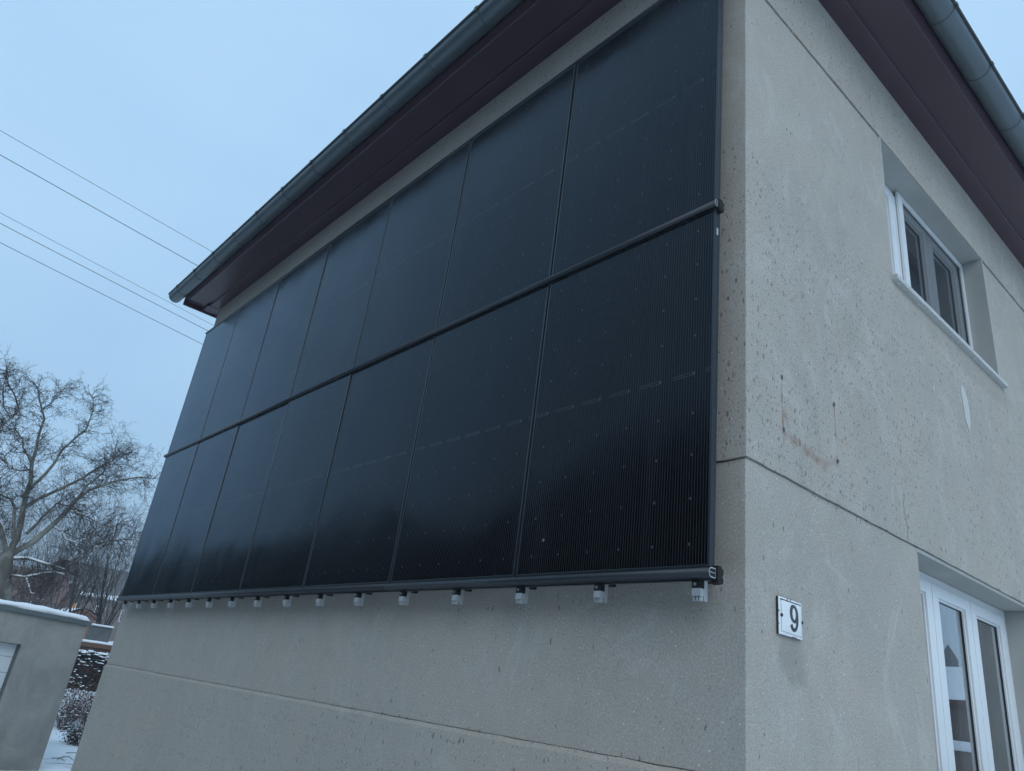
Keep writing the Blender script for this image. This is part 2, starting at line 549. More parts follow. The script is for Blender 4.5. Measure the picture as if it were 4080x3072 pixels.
def emit_mat(name, c, s):
    b = NB(name)
    e = b.n('ShaderNodeEmission')
    o = b.obj()
    f = b.noise(o, 3.0, 3)
    b.put(e.inputs[0], b.mix(f, tuple(x * 0.75 for x in c), c))
    e.inputs[1].default_value = s
    b.t.links.new(e.outputs[0], b.out.inputs[0])
    return b.m


M['lit'] = emit_mat('lit_window_pane', (1.0, 0.50, 0.18), 0.9)
M['dark_pane'] = simple('dark_pane', (0.03, 0.035, 0.04), 0.15)


# ------------------------------------------------------------------ helpers: geometry
class MB:
    def __init__(self):
        self.v, self.f, self.s = [], [], []

    def quad(self, a, b, c, d, smooth=False):
        i = len(self.v)
        self.v += [tuple(a), tuple(b), tuple(c), tuple(d)]
        self.f.append((i, i + 1, i + 2, i + 3))
        self.s.append(smooth)
        return self

    def box(self, x0, x1, y0, y1, z0, z1):
        i = len(self.v)
        self.v += [(x0, y0, z0), (x1, y0, z0), (x1, y1, z0), (x0, y1, z0), (x0, y0, z1), (x1, y0, z1), (x1, y1, z1), (x0, y1, z1)]
        for f in ((0, 3, 2, 1), (4, 5, 6, 7), (0, 1, 5, 4), (1, 2, 6, 5), (2, 3, 7, 6), (3, 0, 4, 7)):
            self.f.append(tuple(i + k for k in f))
            self.s.append(False)
        return self

    def cbox(self, x0, x1, y0, y1, z0, z1, c=0.006):
        """box with chamfered edges (convex hull style, 3 planes per corner)"""
        bm = bmesh.new()
        vs_ = [bm.verts.new(p) for p in ((x0, y0, z0), (x1, y0, z0), (x1, y1, z0), (x0, y1, z0), (x0, y0, z1), (x1, y0, z1), (x1, y1, z1), (x0, y1, z1))]
        for f in ((0, 3, 2, 1), (4, 5, 6, 7), (0, 1, 5, 4), (1, 2, 6, 5), (2, 3, 7, 6), (3, 0, 4, 7)):
            bm.faces.new([vs_[k] for k in f])
        bmesh.ops.bevel(bm, geom=list(bm.edges), offset=c, segments=2, profile=0.7, affect='EDGES')
        bm.verts.index_update()
        i = len(self.v)
        self.v += [tuple(v.co) for v in bm.verts]
        for f in bm.faces:
            self.f.append(tuple(i + v.index for v in f.verts))
            self.s.append(False)
        bm.free()
        return self

    def tube(self, pts, rad, n=5, cap=True, smooth=True):
        pts = [Vector(p) for p in pts]
        if not isinstance(rad, (list, tuple)):
            rad = [rad] * len(pts)
        i0 = len(self.v)
        prev = None
        for k, p in enumerate(pts):
            if k == 0:
                t = pts[1] - p
            elif k == len(pts) - 1:
                t = p - pts[k - 1]
            else:
                t = pts[k + 1] - pts[k - 1]
            if t.length < 1e-9:
                t = Vector((0, 0, 1))
            t.normalize()
            if prev is None:
                a = t.orthogonal().normalized()
            else:
                a = prev - t * prev.dot(t)
                a = a.normalized() if a.length > 1e-6 else t.orthogonal().normalized()
            prev = a
            b_ = t.cross(a)
            for j in range(n):
                w = 2 * pi * j / n
                q = p + (a * cos(w) + b_ * sin(w)) * rad[k]
                self.v.append((q.x, q.y, q.z))
        for k in range(len(pts) - 1):
            for j in range(n):
                j2 = (j + 1) % n
                self.f.append((i0 + k * n + j, i0 + k * n + j2, i0 + (k + 1) * n + j2, i0 + (k + 1) * n + j))
                self.s.append(smooth)
        if cap and n > 2:
            self.f.append(tuple(i0 + j for j in reversed(range(n))))
            self.s.append(False)
            e = i0 + (len(pts) - 1) * n
            self.f.append(tuple(e + j for j in range(n)))
            self.s.append(False)
        return self

    def poly_extrude(self, outline, axis, a0, a1, smooth=False):
        """outline: 2D points in the two other axes (order xyz minus axis); extruded along axis"""
        def P(p, a):
            if axis == 'x':
                return (a, p[0], p[1])
            if axis == 'y':
                return (p[0], a, p[1])
            return (p[0], p[1], a)
        n = len(outline)
        i = len(self.v)
        self.v += [P(p, a0) for p in outline] + [P(p, a1) for p in outline]
        for k in range(n):
            k2 = (k + 1) % n
            self.f.append((i + k, i + k2, i + n + k2, i + n + k))
            self.s.append(smooth)
        self.f.append(tuple(i + k for k in reversed(range(n))))
        self.f.append(tuple(i + n + k for k in range(n)))
        self.s += [False, False]
        return self

    def grid(self, rows, smooth=True):
        i = len(self.v)
        m = len(rows[0])
        for r in rows:
            self.v += [tuple(p) for p in r]
        for a in range(len(rows) - 1):
            for c in range(m - 1):
                k = i + a * m + c
                self.f.append((k, k + 1, k + m + 1, k + m))
                self.s.append(smooth)
        return self

    def mesh(self, name):
        me = bpy.data.meshes.new(name)
        me.from_pydata(self.v, [], self.f)
        me.polygons.foreach_set('use_smooth', self.s)
        me.update()
        return me

    def build(self, name, mat, parent=None, fix=False, weld=False):
        me = self.mesh(name)
        if fix or weld:
            bm = bmesh.new()
            bm.from_mesh(me)
            if weld:
                bmesh.ops.remove_doubles(bm, verts=bm.verts, dist=1e-5)
            bmesh.ops.recalc_face_normals(bm, faces=bm.faces)
            bm.to_mesh(me)
            bm.free()
        me.materials.append(M[mat] if isinstance(mat, str) else mat)
        return link(name, me, parent)


def link(name, me, parent=None, loc=None):
    o = bpy.data.objects.new(name, me)
    COL.objects.link(o)
    if parent is not None:
        o.parent = parent
        if loc is None:
            # mesh data is in world coordinates: undo the parent's offset
            base = Vector((0, 0, 0))
            p = parent
            while p is not None:
                base += p.location
                p = p.parent
            o.location = -base
        else:
            o.location = loc
    elif loc is not None:
        o.location = loc
    return o


def tag(o, label=None, cat=None, group=None, kind=None):
    if label:
        o['label'] = label
    if cat:
        o['category'] = cat
    if group:
        o['group'] = group
    if kind:
        o['kind'] = kind
    return o


def thing(name, loc, label, cat, group=None):
    o = bpy.data.objects.new(name, None)
    o.empty_display_size = 0.2
    COL.objects.link(o)
    o.location = loc
    return tag(o, label, cat, group)


rng = random.Random(9)


def N(x, y=0.0, z=0.0, s=1.0):
    return mnoise.noise(Vector((x * s, y * s, z * s)))


# ------------------------------------------------------------------ ground and hill
def ground_z(x, y):
    z = 0.0
    if x < -22.8:
        t = min(1, (-22.8 - x) / 1.6)
        z += 0.85 * t * t * (3 - 2 * t)
    if x < -28:
        z += min(1.6, (-28 - x) * 0.07)
    if y > 14:
        z += min(1.6, (y - 14) * 0.14)
    return z


gb = MB()
xs = [-500, -300, -200, -140, -100] + [-80 + 2 * i for i in range(20)] + [-40 + 0.5 * i for i in range(64)] + [-8 + 2 * i for i in range(20)] + [34, 60, 100, 200, 400]
ys = [-400, -200, -100, -60, -40] + [-30 + 2 * i for i in range(12)] + [-6 + 0.5 * i for i in range(36)] + [12 + 2 * i for i in range(20)] + [55, 80, 120, 200, 400]
rows = []
for y in ys:
    row = []
    for x in xs:
        z = ground_z(x, y)
        if -40 < x < 30 and -30 < y < 50 and not (-9 < x < 1 and -1 < y < 10):
            z += 0.05 * N(x, y, 3.3, 0.7) + 0.02 * N(x, y, 1.1, 2.3)
            if x < -18:
                z += 0.04 * N(x, y, 5.1, 1.3)
        row.append((x, y, z))
    rows.append(row)
gb.grid(rows)
tag(gb.build('ground', 'ground'), kind='structure')

hb = MB()
rows = []
for j in range(12):
    row = []
    for i in range(60):
        x = -200 + i * 9
        y = 170 + j * 14
        h = 22.5 * sin(min(1, j / 6.0) * pi / 2) * (0.8 + 0.5 * N(x, 0, 0, 0.012)) + 1.2 * N(x, y, 0, 0.08)
        row.append((x, y, h - 0.5 if j else -2))
    rows.append(row)
hb.grid(rows)
M['hillwood'] = simple('far_wooded_hill', (0.10, 0.10, 0.10), 0.95, var=0.5, sc=0.12)
tag(hb.build('hill', 'hillwood'), kind='structure')

# ------------------------------------------------------------------ the house
house = thing('house', (-4.0, 4.5, 0), 'grey plastered two-storey house with brown eaves and a solar facade', 'house')
WL, YB = -8.33, 9.5             # left end of the solar facade, rear of the side wall
OY0, OY1 = 1.70, 3.62           # window openings in the side wall
W2Z0, W2Z1 = 4.93, 6.085
W1Z0, W1Z1 = 1.20, 3.162


def band(z0, z1, off, jit0, jit1, opening=None, lip=0.016, chamfer=0.0):
    """one lift of render running round the corner; off = proud of the nominal wall plane"""
    b = MB()
    path = []
    n = int((0 - WL) / 0.04)
    for i in range(n):
        path.append((WL + (0 - WL) * i / n, 'A'))
    for k in range(5):
        path.append((k, 'C'))
    y = 0.03
    stops = []
    while y < YB:
        stops.append(y)
        y += 0.04
    if opening:
        stops = [s for s in stops if all(abs(s - e) > 0.02 for e in opening[:2])] + list(opening[:2])
    stops = sorted(stops) + [YB]
    for s in stops:
        path.append((s, 'B'))
    r = 0.005
    cols = []
    for idx, (s, w) in enumerate(path):
        if w == 'A':
            x, y, nx, ny = min(s, -0.02), -off, 0, -1
        elif w == 'B':
            x, y, nx, ny = off, s, 1, 0
        else:
            a = pi / 2 * s / 4
            nx, ny = sin(a), -cos(a)
            x, y = off - r + r * nx, -off + r + r * ny
        u = (s if w == 'A' else (0 if w == 'C' else s + 20))
        e0 = jit0 * (N(u, z0, 0, 9) + 0.6 * N(u, z0, 4, 37))
        e1 = jit1 * (N(u, z1, 0, 9) + 0.6 * N(u, z1, 4, 37))
        wob = 0.0022 * N(u, 0, z0 + z1, 1.3)
        if w == 'C':
            wob = 0
        cols.append((x + nx * wob, y + ny * wob, nx, ny, z0 + e0, z1 + e1, s, w))
    for c0, c1 in zip(cols, cols[1:]):
        segs = [('lo', 'hi')]
        if opening and c0[7] == 'B' and c1[7] == 'B':
            mid = 0.5 * (c0[6] + c1[6])
            if opening[0] < mid < opening[1]:
                segs = []
                if opening[2] > z0:
                    segs.append(('lo', opening[2]))
        sm = (c0[7] == 'C' or c1[7] == 'C')

        def P(c, z, d=0.0):
            return (c[0] - c[2] * d, c[1] - c[3] * d, z)
        for lo, hi in segs:
            a0 = c0[4] if lo == 'lo' else lo
            a1 = c1[4] if lo == 'lo' else lo
            h0 = c0[5] if hi == 'hi' else hi
            h1 = c1[5] if hi == 'hi' else hi
            b.quad(P(c0, a0), P(c1, a1), P(c1, h1), P(c0, h0))
            if lo == 'lo':
                b.quad(P(c0, a0, lip), P(c1, a1, lip), P(c1, a1), P(c0, a0))
            if hi == 'hi':
                b.quad(P(c0, h0), P(c1, h1), P(c1, h1 + chamfer, lip), P(c0, h0 + chamfer, lip))
    # left return of the band
    c = cols[0]
    b.quad((c[0], c[1] + 0.25, z0), (c[0], c[1], z0), (c[0], c[1], z1), (c[0], c[1] + 0.25, z1))
    return b.build('plaster_band', 'plaster', house)


band(-0.1, 1.952, 0.017, 0, 0.004, chamfer=0.022, lip=0.02)
band(1.977, 3.178, 0.0, 0.002, 0.003, (OY0, OY1, W1Z0))
band(3.185, 6.056, 0.009, 0.004, 0.004, (OY0, OY1, W2Z0), lip=0.024)
band(6.088, 6.78, 0.009, 0.005, 0.0, lip=0.02)
# core of the walls behind the joints, rear and far walls
cb = MB()
for za, zb_, rc in ((0, 6.040, 0.007), (6.040, 6.100, 0.045), (6.100, 6.9, 0.008)):
    cb.box(WL + 0.02, -0.05, rc, 0.25, za, zb_)
    cb.box(-0.25, -rc, 0.25, OY0 - 0.02, za, zb_)
    cb.box(-0.25, -rc, rc, 0.25, za, zb_)
    cb.box(-0.25, -rc, OY1 + 0.02, YB, za, zb_)
cb.box(-0.25, -0.008, OY0 - 0.02, OY1 + 0.02, W2Z1 + 0.025, 6.9)
cb.box(-0.25, -0.007, OY0 - 0.02, OY1 + 0.02, W1Z1 + 0.025, W2Z0 - 0.06)
cb.box(-0.25, -0.007, OY0 - 0.02, OY1 + 0.02, 0, W1Z0 - 0.05)
cb.box(WL + 0.02, WL + 0.25, 0.25, YB, 0, 6.9)
cb.box(WL + 0.02, -0.03, YB, YB + 0.25, 0, 6.9)
cb.build('wall_core', 'plaster', house)


def window(z0, z1, kind, xo=-0.003):
    w = bpy.data.objects.new('window', None)
    COL.objects.link(w)
    w.parent = house
    base = Vector((0, OY0, z0))
    w.location = base - house.location
    fx = -0.175
    # reveals, each face its own plaster piece
    d = 0.002
    MB().box(fx - 0.06, xo, OY0 - 0.02, OY0 + d, z0 - 0.02, z1 - 0.003).build('reveal', 'reveal', w)
    MB().box(fx - 0.06, xo, OY1 - d, OY1 + 0.02, z0 - 0.02, z1 - 0.003).build('reveal', 'reveal', w)
    MB().box(fx - 0.06, -0.001, OY0 + d, OY1 - d, z1, z1 + 0.02).build('reveal', 'reveal', w)
    # outer frame
    fw = 0.055
    f = MB()
    f.cbox(fx - 0.06, fx, OY0 + d, OY0 + 0.07, z0, z1, 0.006)
    f.cbox(fx - 0.06, fx, OY1 - 0.07, OY1 - d, z0, z1, 0.006)
    f.cbox(fx - 0.06, fx - 0.001, OY0 + 0.065, OY1 - 0.065, z1 - fw, z1 - d, 0.006)
    f.cbox(fx - 0.06, fx - 0.001, OY0 + 0.065, OY1 - 0.065, z0, z0 + fw, 0.006)
    f.build('frame', 'white_pvc', w)
    ranges = [(OY0 + 0.072, 2.298), (2.304, 2.918), (2.924, OY1 - 0.072)]
    for (a, c) in ranges:
        sx = fx + 0.012
        st = 0.092
        s = MB()
        zt, zb = z1 - fw + 0.006, z0 + fw - 0.006
        s.cbox(sx - 0.05, sx, a, a + st, zb, zt, 0.007)
        s.cbox(sx - 0.05, sx, c - st, c, zb, zt, 0.007)
        s.cbox(sx - 0.05, sx - 0.0008, a + st - 0.004, c - st + 0.004, zt - 0.075, zt, 0.007)
        s.cbox(sx - 0.05, sx - 0.0008, a + st - 0.004, c - st + 0.004, zb, zb + 0.075, 0.007)
        # glazing bead, sloping back to the pane
        s.cbox(sx - 0.05, sx - 0.014, a + st - 0.004, a + st + 0.012, zb + 0.07, zt - 0.07, 0.004)
        s.cbox(sx - 0.05, sx - 0.014, c - st - 0.012, c - st + 0.004, zb + 0.07, zt - 0.07, 0.004)
        s.cbox(sx - 0.05, sx - 0.015, a + st + 0.008, c - st - 0.008, zt - 0.087, zt - 0.070, 0.004)
        sash = s.build('sash', 'white_pvc', w)
        p = MB().quad((sx - 0.030, a + st - 0.002, zb + 0.07), (sx - 0.030, c - st + 0.002, zb + 0.07),
                      (sx - 0.030, c - st + 0.002, zt - 0.07), (sx - 0.030, a + st - 0.002, zt - 0.07))
        p.build('pane', 'glass', sash)
        ga, gc, g0, g1 = a + st + 0.010, c - st - 0.010, zb + 0.07, zt - 0.085
        sl = MB().box(sx - 0.029, sx - 0.024, ga, ga + 0.005, g0, g1).box(sx - 0.029, sx - 0.024, gc - 0.005, gc, g0, g1)
        sl.box(sx - 0.029, sx - 0.0245, ga + 0.005, gc - 0.005, g1 - 0.005, g1)
        sl.build('seal', 'rubber', sash)
    # room behind
    r = MB().box(-3.2, -0.26, OY0 - 0.7, OY1 + 0.7, z0 - 0.6, z1 + 0.25)
    me = r.mesh('room')
    me.materials.append(M['room'])
    bm = bmesh.new()
    bm.from_mesh(me)
    fs = [q for q in bm.faces if q.calc_center_median().x > -0.3]
    bmesh.ops.delete(bm, geom=fs, context='FACES')
    bm.to_mesh(me)
    bm.free()
    link('room', me, w)
    # net curtain
    rows = [[], []]
    yy = OY0 - 0.1
    k = 0
    while yy < OY1 + 0.1:
        cx = -0.36 + 0.025 * sin(yy * 41) + 0.012 * sin(yy * 97 + 1)
        rows[0].append((cx, yy, z0 + 0.02))
        rows[1].append((cx, yy, z1 + 0.02))
        yy += 0.012
    if kind == 'low':
        MB().grid(rows).build('curtain', 'curtain', w)
        # exterior ledge
        MB().cbox(-0.18, 0.045, OY0 - 0.04, OY1 + 0.06, z0 - 0.045, z0 - 0.002, 0.004).build('sill', 'stone_sill', w)
    else:
        MB().grid([[(p[0] - 0.3, p[1], p[2]) for p in r_] for r_ in rows]).build('curtain', 'curtain', w)
        MB().cbox(-0.18, 0.045, OY0 - 0.03, OY1 + 0.07, z0 - 0.036, z0 - 0.002, 0.004).build('sill', 'stone_sill', w)
        # framed insect screen standing in front of the two right-hand sashes
        sc = MB()
        ya, yb, za, zb = 2.33, OY1 - 0.004, z0 + 0.002, z1 - 0.006
        x0, x1 = fx + 0.016, fx + 0.036
        sc.cbox(x0, x1, ya, ya + 0.075, za, zb, 0.004)
        sc.cbox(x0, x1, yb - 0.045, yb, za, zb, 0.004)
        sc.cbox(x0, x1 - 0.001, ya + 0.07, yb - 0.04, zb - 0.045, zb, 0.004)
        sc.cbox(x0, x1 - 0.001, ya + 0.07, yb - 0.04, za, za + 0.045, 0.004)
        so = sc.build('screen_frame', 'white_pvc', w)
        MB().quad((x0 + 0.008, ya + 0.05, za + 0.03), (x0 + 0.008, yb - 0.03, za + 0.03),
                  (x0 + 0.008, yb - 0.03, zb - 0.03), (x0 + 0.008, ya + 0.05, zb - 0.03)).build('insect_mesh', 'screen', so)
    return w


tag(window(W2Z0, W2Z1, 'high', 0.009), 'upper white window with dark insect screen and speckled sill')
tag(window(W1Z0, W1Z1, 'low'), 'lower white window mirroring a snowy roof')


# eaves: boards running round the corner, mitred
def eave_strip(profile, name, mat, left=-8.57, fix=True):
    """profile: list of (d, z), d outward from the wall plane; built along both facades"""
    a = MB()
    n = len(profile)
    rowsA = [[(left, -d, z) for d, z in profile], [(-4.2, -d, z + 0.002) for d, z in profile], [(d, -d, z) for d, z in profile]]
    rowsB = [[(d, -d, z) for d, z in profile], [(d, 4.5, z + 0.003) for d, z in profile], [(d, YB + 0.4, z) for d, z in profile]]
    a.grid(rowsA, False)
    o1 = a.build(name, mat, house)
    b = MB()
    b.grid(rowsB, False)
    o2 = b.build(name, mat, house)
    return o1, o2


SZ = 6.715
eave_strip([(-0.05, SZ - 0.032), (0.135, SZ - 0.032), (0.138, SZ - 0.030), (0.140, SZ + 0.012), (0.10, SZ + 0.012)], 'cover_board', 'soffit')
eave_strip([(0.10, SZ), (0.378, SZ), (0.384, SZ + 0.002), (0.385, SZ + 0.02)], 'soffit_board', 'soffit')
eave_strip([(0.386, SZ + 0.03), (0.386, SZ - 0.004), (0.389, SZ - 0.007), (0.394, SZ - 0.006), (0.425, SZ + 0.045), (0.427, SZ + 0.052), (0.428, SZ + 0.20)], 'fascia', 'soffit')
eb = MB().box(-8.60, -8.571, -0.425, YB + 0.4, SZ - 0.055, SZ + 0.19)
eb.build('verge_board', 'soffit', house)
MB().box(-8.571, WL + 0.02, -0.10, YB + 0.4, SZ - 0.018, SZ + 0.01).build('soffit_board', 'soffit', house)
MB().box(-8.571, WL - 0.002, -0.16, -0.02, SZ - 0.036, SZ - 0.02).build('cover_board', 'soffit', house)
# roof, low hips with snow
rb = MB()
e = 0.44
zr = SZ + 0.17
P = [(-8.62, -e, zr), (e, -e, zr), (e, YB + e, zr), (-8.62, YB + e, zr)]
R1, R2 = (-4.1, 4.2, zr + 1.15), (-4.1, 5.3, zr + 1.15)
rb.quad(P[0], P[1], R1, R1).quad(P[1], P[2], R2, R1).quad(P[2], P[3], R2, R2).quad(P[3], P[0], R1, R2)
rb.build('roof', 'snow', house)

# gutters
GR, GD, GZ = 0.088, 0.515, SZ + 0.085


def gutter_rows(r, stations, side):
    rows = []
    for s in stations:
        row = []
        for k in range(13):
            a = pi + pi * k / 12
            d = GD - r * cos(a) * -1 if False else GD + r * cos(a)
            z = GZ + r * sin(a)
            if side == 'A':
                x = s if s is not None else d
                row.append((x, -d, z))
            else:
                y = s if s is not None else -d
                row.append((d, y, z))
        rows.append(row)
    return rows


def gutter(side):
    if side == 'A':
        st = [-8.76, -6, -3, None]
        joints = [-8.418 + 0.655 * i for i in range(13)]
    else:
        st = [None, 3, 6, YB + 0.4]
        joints = [0.27 + 0.665 * i for i in range(14)]
    b = MB().grid(gutter_rows(GR, st, side))
    rows = gutter_rows(GR - 0.004, st, side)
    b.grid([list(reversed(r)) for r in rows])
    g = b.build('gutter', 'gutter', house)
    tag(g, 'grey half-round gutter above the solar panels' if side == 'A' else 'grey half-round gutter above the windows')
    # rolled bead on the outer rim
    ro = GD + GR + 0.004
    if side == 'A':
        pts = [(-8.76, -ro, GZ + 0.004), (-4, -ro, GZ + 0.004), (ro, -ro, GZ + 0.004)]
    else:
        pts = [(ro, -ro, GZ + 0.004), (ro, 4, GZ + 0.004), (ro, YB + 0.4, GZ + 0.004)]
    MB().tube(pts, 0.012, 8).build('bead', 'gutter_dark', g)
    for j in joints:
        jr = MB()
        h = 0.017
        jr.grid(gutter_rows(GR + 0.004, [j - h, j + h], side))
        rw = gutter_rows(GR + 0.004, [j - h, j + h], side)
        ri = gutter_rows(GR - 0.001, [j - h, j + h], side)
        jr.grid([rw[0], ri[0]], False)
        jr.grid([rw[1], ri[1]], False)
        jr.build('joint', 'gutter', g)
        if side == 'A':
            MB().box(j - 0.016, j + 0.016, -ro - 0.014, -ro + 0.012, GZ - 0.022, GZ + 0.019).build('clip', 'gutter_dark', g)
        else:
            MB().box(ro - 0.012, ro + 0.014, j - 0.016, j + 0.016, GZ - 0.022, GZ + 0.019).build('clip', 'gutter_dark', g)
    if side == 'A':
        c = MB()
        ring = [(-8.762, -(GD + GR * cos(pi + pi * k / 12)), GZ + GR * sin(pi + pi * k / 12)) for k in range(13)]
        i = len(c.v)
        c.v += ring
        c.f.append(tuple(range(13)))
        c.s.append(False)
        c.build('end_cap', 'gutter', g)
    return g


gutter('A')
gutter('B')


# cracks, fixing holes and the filler patch on the side wall
def ribbon(pts, w, name, mat, off=0.0115):
    b = MB()
    rows = []
    for k, (y, z) in enumerate(pts):
        a = pts[max(0, k - 1)]
        c = pts[min(len(pts) - 1, k + 1)]
        t = Vector((c[0] - a[0], c[1] - a[1]))
        t.normalize()
        n_ = Vector((-t.y, t.x))
        ww = w * (0.55 + 0.45 * abs(N(k * 1.7, y, z, 3)))
        if k in (0, len(pts) - 1):
            ww *= 0.25
        rows.append([(off, y + n_.x * ww, z + n_.y * ww), (off, y - n_.x * ww, z - n_.y * ww)])
    b.grid(rows, False)
    return b.build(name, mat, house)


def wiggle(y0, z0, y1, z1, n, amp, seed):
    out = []
    for k in range(n + 1):
        t = k / n
        j = amp * (N(t * 5, seed, 0, 1) + 0.5 * N(t * 13, seed, 2, 1)) * (1 if 0 < k < n else 0)
        out.append((y0 + (y1 - y0) * t + j, z0 + (z1 - z0) * t + j * 0.3))
    return out


ribbon(wiggle(1.553, 3.453, 1.567, 3.19, 22, 0.03, 1.5), 0.0022, 'crack', 'crack')
ribbon(wiggle(1.56, 6.33, 1.61, 6.09, 10, 0.015, 3.5), 0.0024, 'crack', 'crack')
ribbon(wiggle(1.61, 6.055, 1.69, 5.93, 8, 0.012, 5.5), 0.0022, 'crack', 'crack', 0.0125)
ribbon(wiggle(0.86, 2.10, 0.865, 2.02, 8, 0.004, 11.5), 0.0012, 'crack', 'crack', 0.003)
for (y, z) in ((0.292, 3.402), (0.791, 3.708), (0.796, 3.406), (0.286, 3.66)):
    b = MB()
    i = 0
    b.v = [(0.0126, y + 0.0085 * cos(k * pi / 5) * (1 + 0.2 * sin(k * 3)), z + 0.013 * sin(k * pi / 5)) for k in range(10)]
    b.f = [tuple(range(10))]
    b.s = [False]
    b.build('fixing_hole', 'crack', house)
pp = [(2.70, 4.565), (2.76, 4.555), (2.80, 4.49), (2.825, 4.42), (2.82, 4.33), (2.81, 4.27), (2.77, 4.23), (2.745, 4.195),
      (2.72, 4.24), (2.69, 4.27), (2.685, 4.35), (2.675, 4.43), (2.66, 4.50), (2.665, 4.55)]
fine_pp = []
pp = [(2.745 + (y - 2.745) * 0.72, 4.38 + (z - 4.38) * 0.9) for y, z in pp]
for k in range(len(pp)):
    a, c = pp[k], pp[(k + 1) % len(pp)]
    for q in range(4):
        t = q / 4
        y, z = a[0] + (c[0] - a[0]) * t, a[1] + (c[1] - a[1]) * t
        fine_pp.append((y + 0.006 * N(y, z, 0, 60), z + 0.006 * N(y, z, 5, 60)))
MB().poly_extrude(fine_pp, 'x', -0.002, 0.0145).build('filler_patch', 'patchfill', house)
MB().poly_extrude([(2.17, 4.30), (2.185, 4.30), (2.19, 4.335), (2.18, 4.35), (2.168, 4.33)], 'x', -0.002, 0.014).build('filler_patch', 'patchfill', house)

# ------------------------------------------------------------------ solar array
PW, PH, PITCHX, ROWP = 1.134, 1.722, 1.148, 1.7508
PX_R, PZ0, PY = -0.0785, 2.703, -0.130


def panel_meshes():
    f = MB()
    fwid, dep = 0.011, 0.035
    f.cbox(0, fwid, PY - 0.0018, PY + dep, 0, PH, 0.0018)
    f.cbox(PW - fwid, PW, PY - 0.0018, PY + dep, 0, PH, 0.0018)
    f.cbox(fwid, PW - fwid, PY - 0.0015, PY + dep, 0, fwid, 0.0018)
    f.cbox(fwid, PW - fwid, PY - 0.0015, PY + dep, PH - fwid, PH, 0.0018)
    fm = f.mesh('panel_frame')
    fm.materials.append(M['black_metal'])
    g = MB()
    g.box(fwid - 0.002, PW - fwid + 0.002, PY, PY + 0.006, fwid - 0.002, PH - fwid + 0.002)
    gm = g.mesh('panel_glass')
    gm.materials.append(M['pv'])
    j = MB()
    j.cbox(PW / 2 - 0.06, PW / 2 + 0.06, PY + 0.010, PY + 0.03, PH * 0.5 - 0.04, PH * 0.5 + 0.04, 0.004)
    jm = j.mesh('junction_box')
    jm.materials.append(M['rubber'])
    return fm, gm, jm


pf, pg, pj = panel_meshes()
ORD = ['first', 'second', 'third', 'fourth', 'fifth', 'sixth', 'seventh']
for row in range(2):
    for i in range(7):
        x0 = PX_R - PITCHX * i - PW
        z0 = PZ0 + ROWP * row
        where = 'upper' if row else 'lower'
        if i == 0:
            lab = 'black solar panel nearest the house corner in the %s row' % where
        elif i == 6:
            lab = 'black solar panel farthest from the house corner, at the far end of the %s row' % where
        else:
            lab = 'black solar panel, %s from the house corner in the %s row' % (ORD[i], where)
        t = thing('solar_panel', (x0, PY, z0), lab, 'solar panel', 'solar panels on the facade')
        tx = 0.0030 * (rng.random() - 0.5)
        for nm, me in (('frame', pf), ('glass', pg), ('junction_box', pj)):
            o = bpy.data.objects.new(nm, me)
            COL.objects.link(o)
            o.parent = t
            o.location = (0, -PY, 0)
        t.rotation_euler = (tx * 2.2, 0, tx)


def rail_profile(zc, h, yb, yf, n=10):
    """rounded front, flat back; returns (y,z) outline"""
    out = [(yb, zc - h / 2), ]
    for k in range(n + 1):
        a = -pi / 2 + pi * k / n
        out.append((yf + (yb - yf) * 0.45 * (1 - cos(a)), zc + h / 2 * sin(a)))
    out.append((yb, zc + h / 2))
    return out


def rail(name, label, zc, h, yb, yf, pieces, ends):
    t = thing(name, (-4.1, yb, zc), label, 'rail', 'dark rails holding the solar panels')
    for a, c in pieces:
        MB().poly_extrude(rail_profile(zc, h, yb, yf), 'x', a, c, True).build('profile', 'rail', t)
        MB().box(a + 0.004, c - 0.004, yb, yb + 0.016, zc - h / 2 - 0.004, zc + h / 2 + 0.002).build('rear_web', 'black_metal', t)
    if ends:
        xe = pieces[0][1]
        # sawn bright end of the hollow section
        outer = rail_profile(zc, h, yb, yf)
        inner = rail_profile(zc, h * 0.80, yb - 0.003, yf + 0.003)
        b = MB()
        n = len(outer)
        for k in range(n):
            k2 = (k + 1) % n
            b.quad((xe + 0.0015, *outer[k]), (xe + 0.0015, *outer[k2]), (xe + 0.0015, *inner[k2]), (xe + 0.0015, *inner[k]))
        yc = 0.5 * (yb + yf)
        b.box(xe - 0.001, xe + 0.002, yf + 0.002, yb - 0.002, zc - 0.0012, zc + 0.0012)
        b.build('cut_end', 'alu', t)
        b = MB()
        i = len(b.v)
        b.v += [(xe + 0.0008, *p) for p in inner]
        b.f.append(tuple(range(len(inner))))
        b.s.append(False)
        b.build('hollow', 'rubber', t)  # flat black face painting the shaded inside of the section
        # black end clamp with a toothed back
        z = zc
        prof = [(yb + 0.003, z - h / 2 - 0.012), (yb + 0.018, z - h / 2 - 0.020), (yb + 0.040, z - h / 2 - 0.012), (yb + 0.040, z - 0.012), (yb + 0.032, z - 0.006),
                (yb + 0.040, z + 0.002), (yb + 0.040, z + h / 2), (yb + 0.030, z + h / 2 + 0.004), (yb + 0.022, z + h / 2 + 0.012), (yb + 0.003, z + h / 2 + 0.012)]
        MB().poly_extrude(prof, 'x', xe - 0.02, xe + 0.010).build('end_clamp', 'rubber', t)
    return t


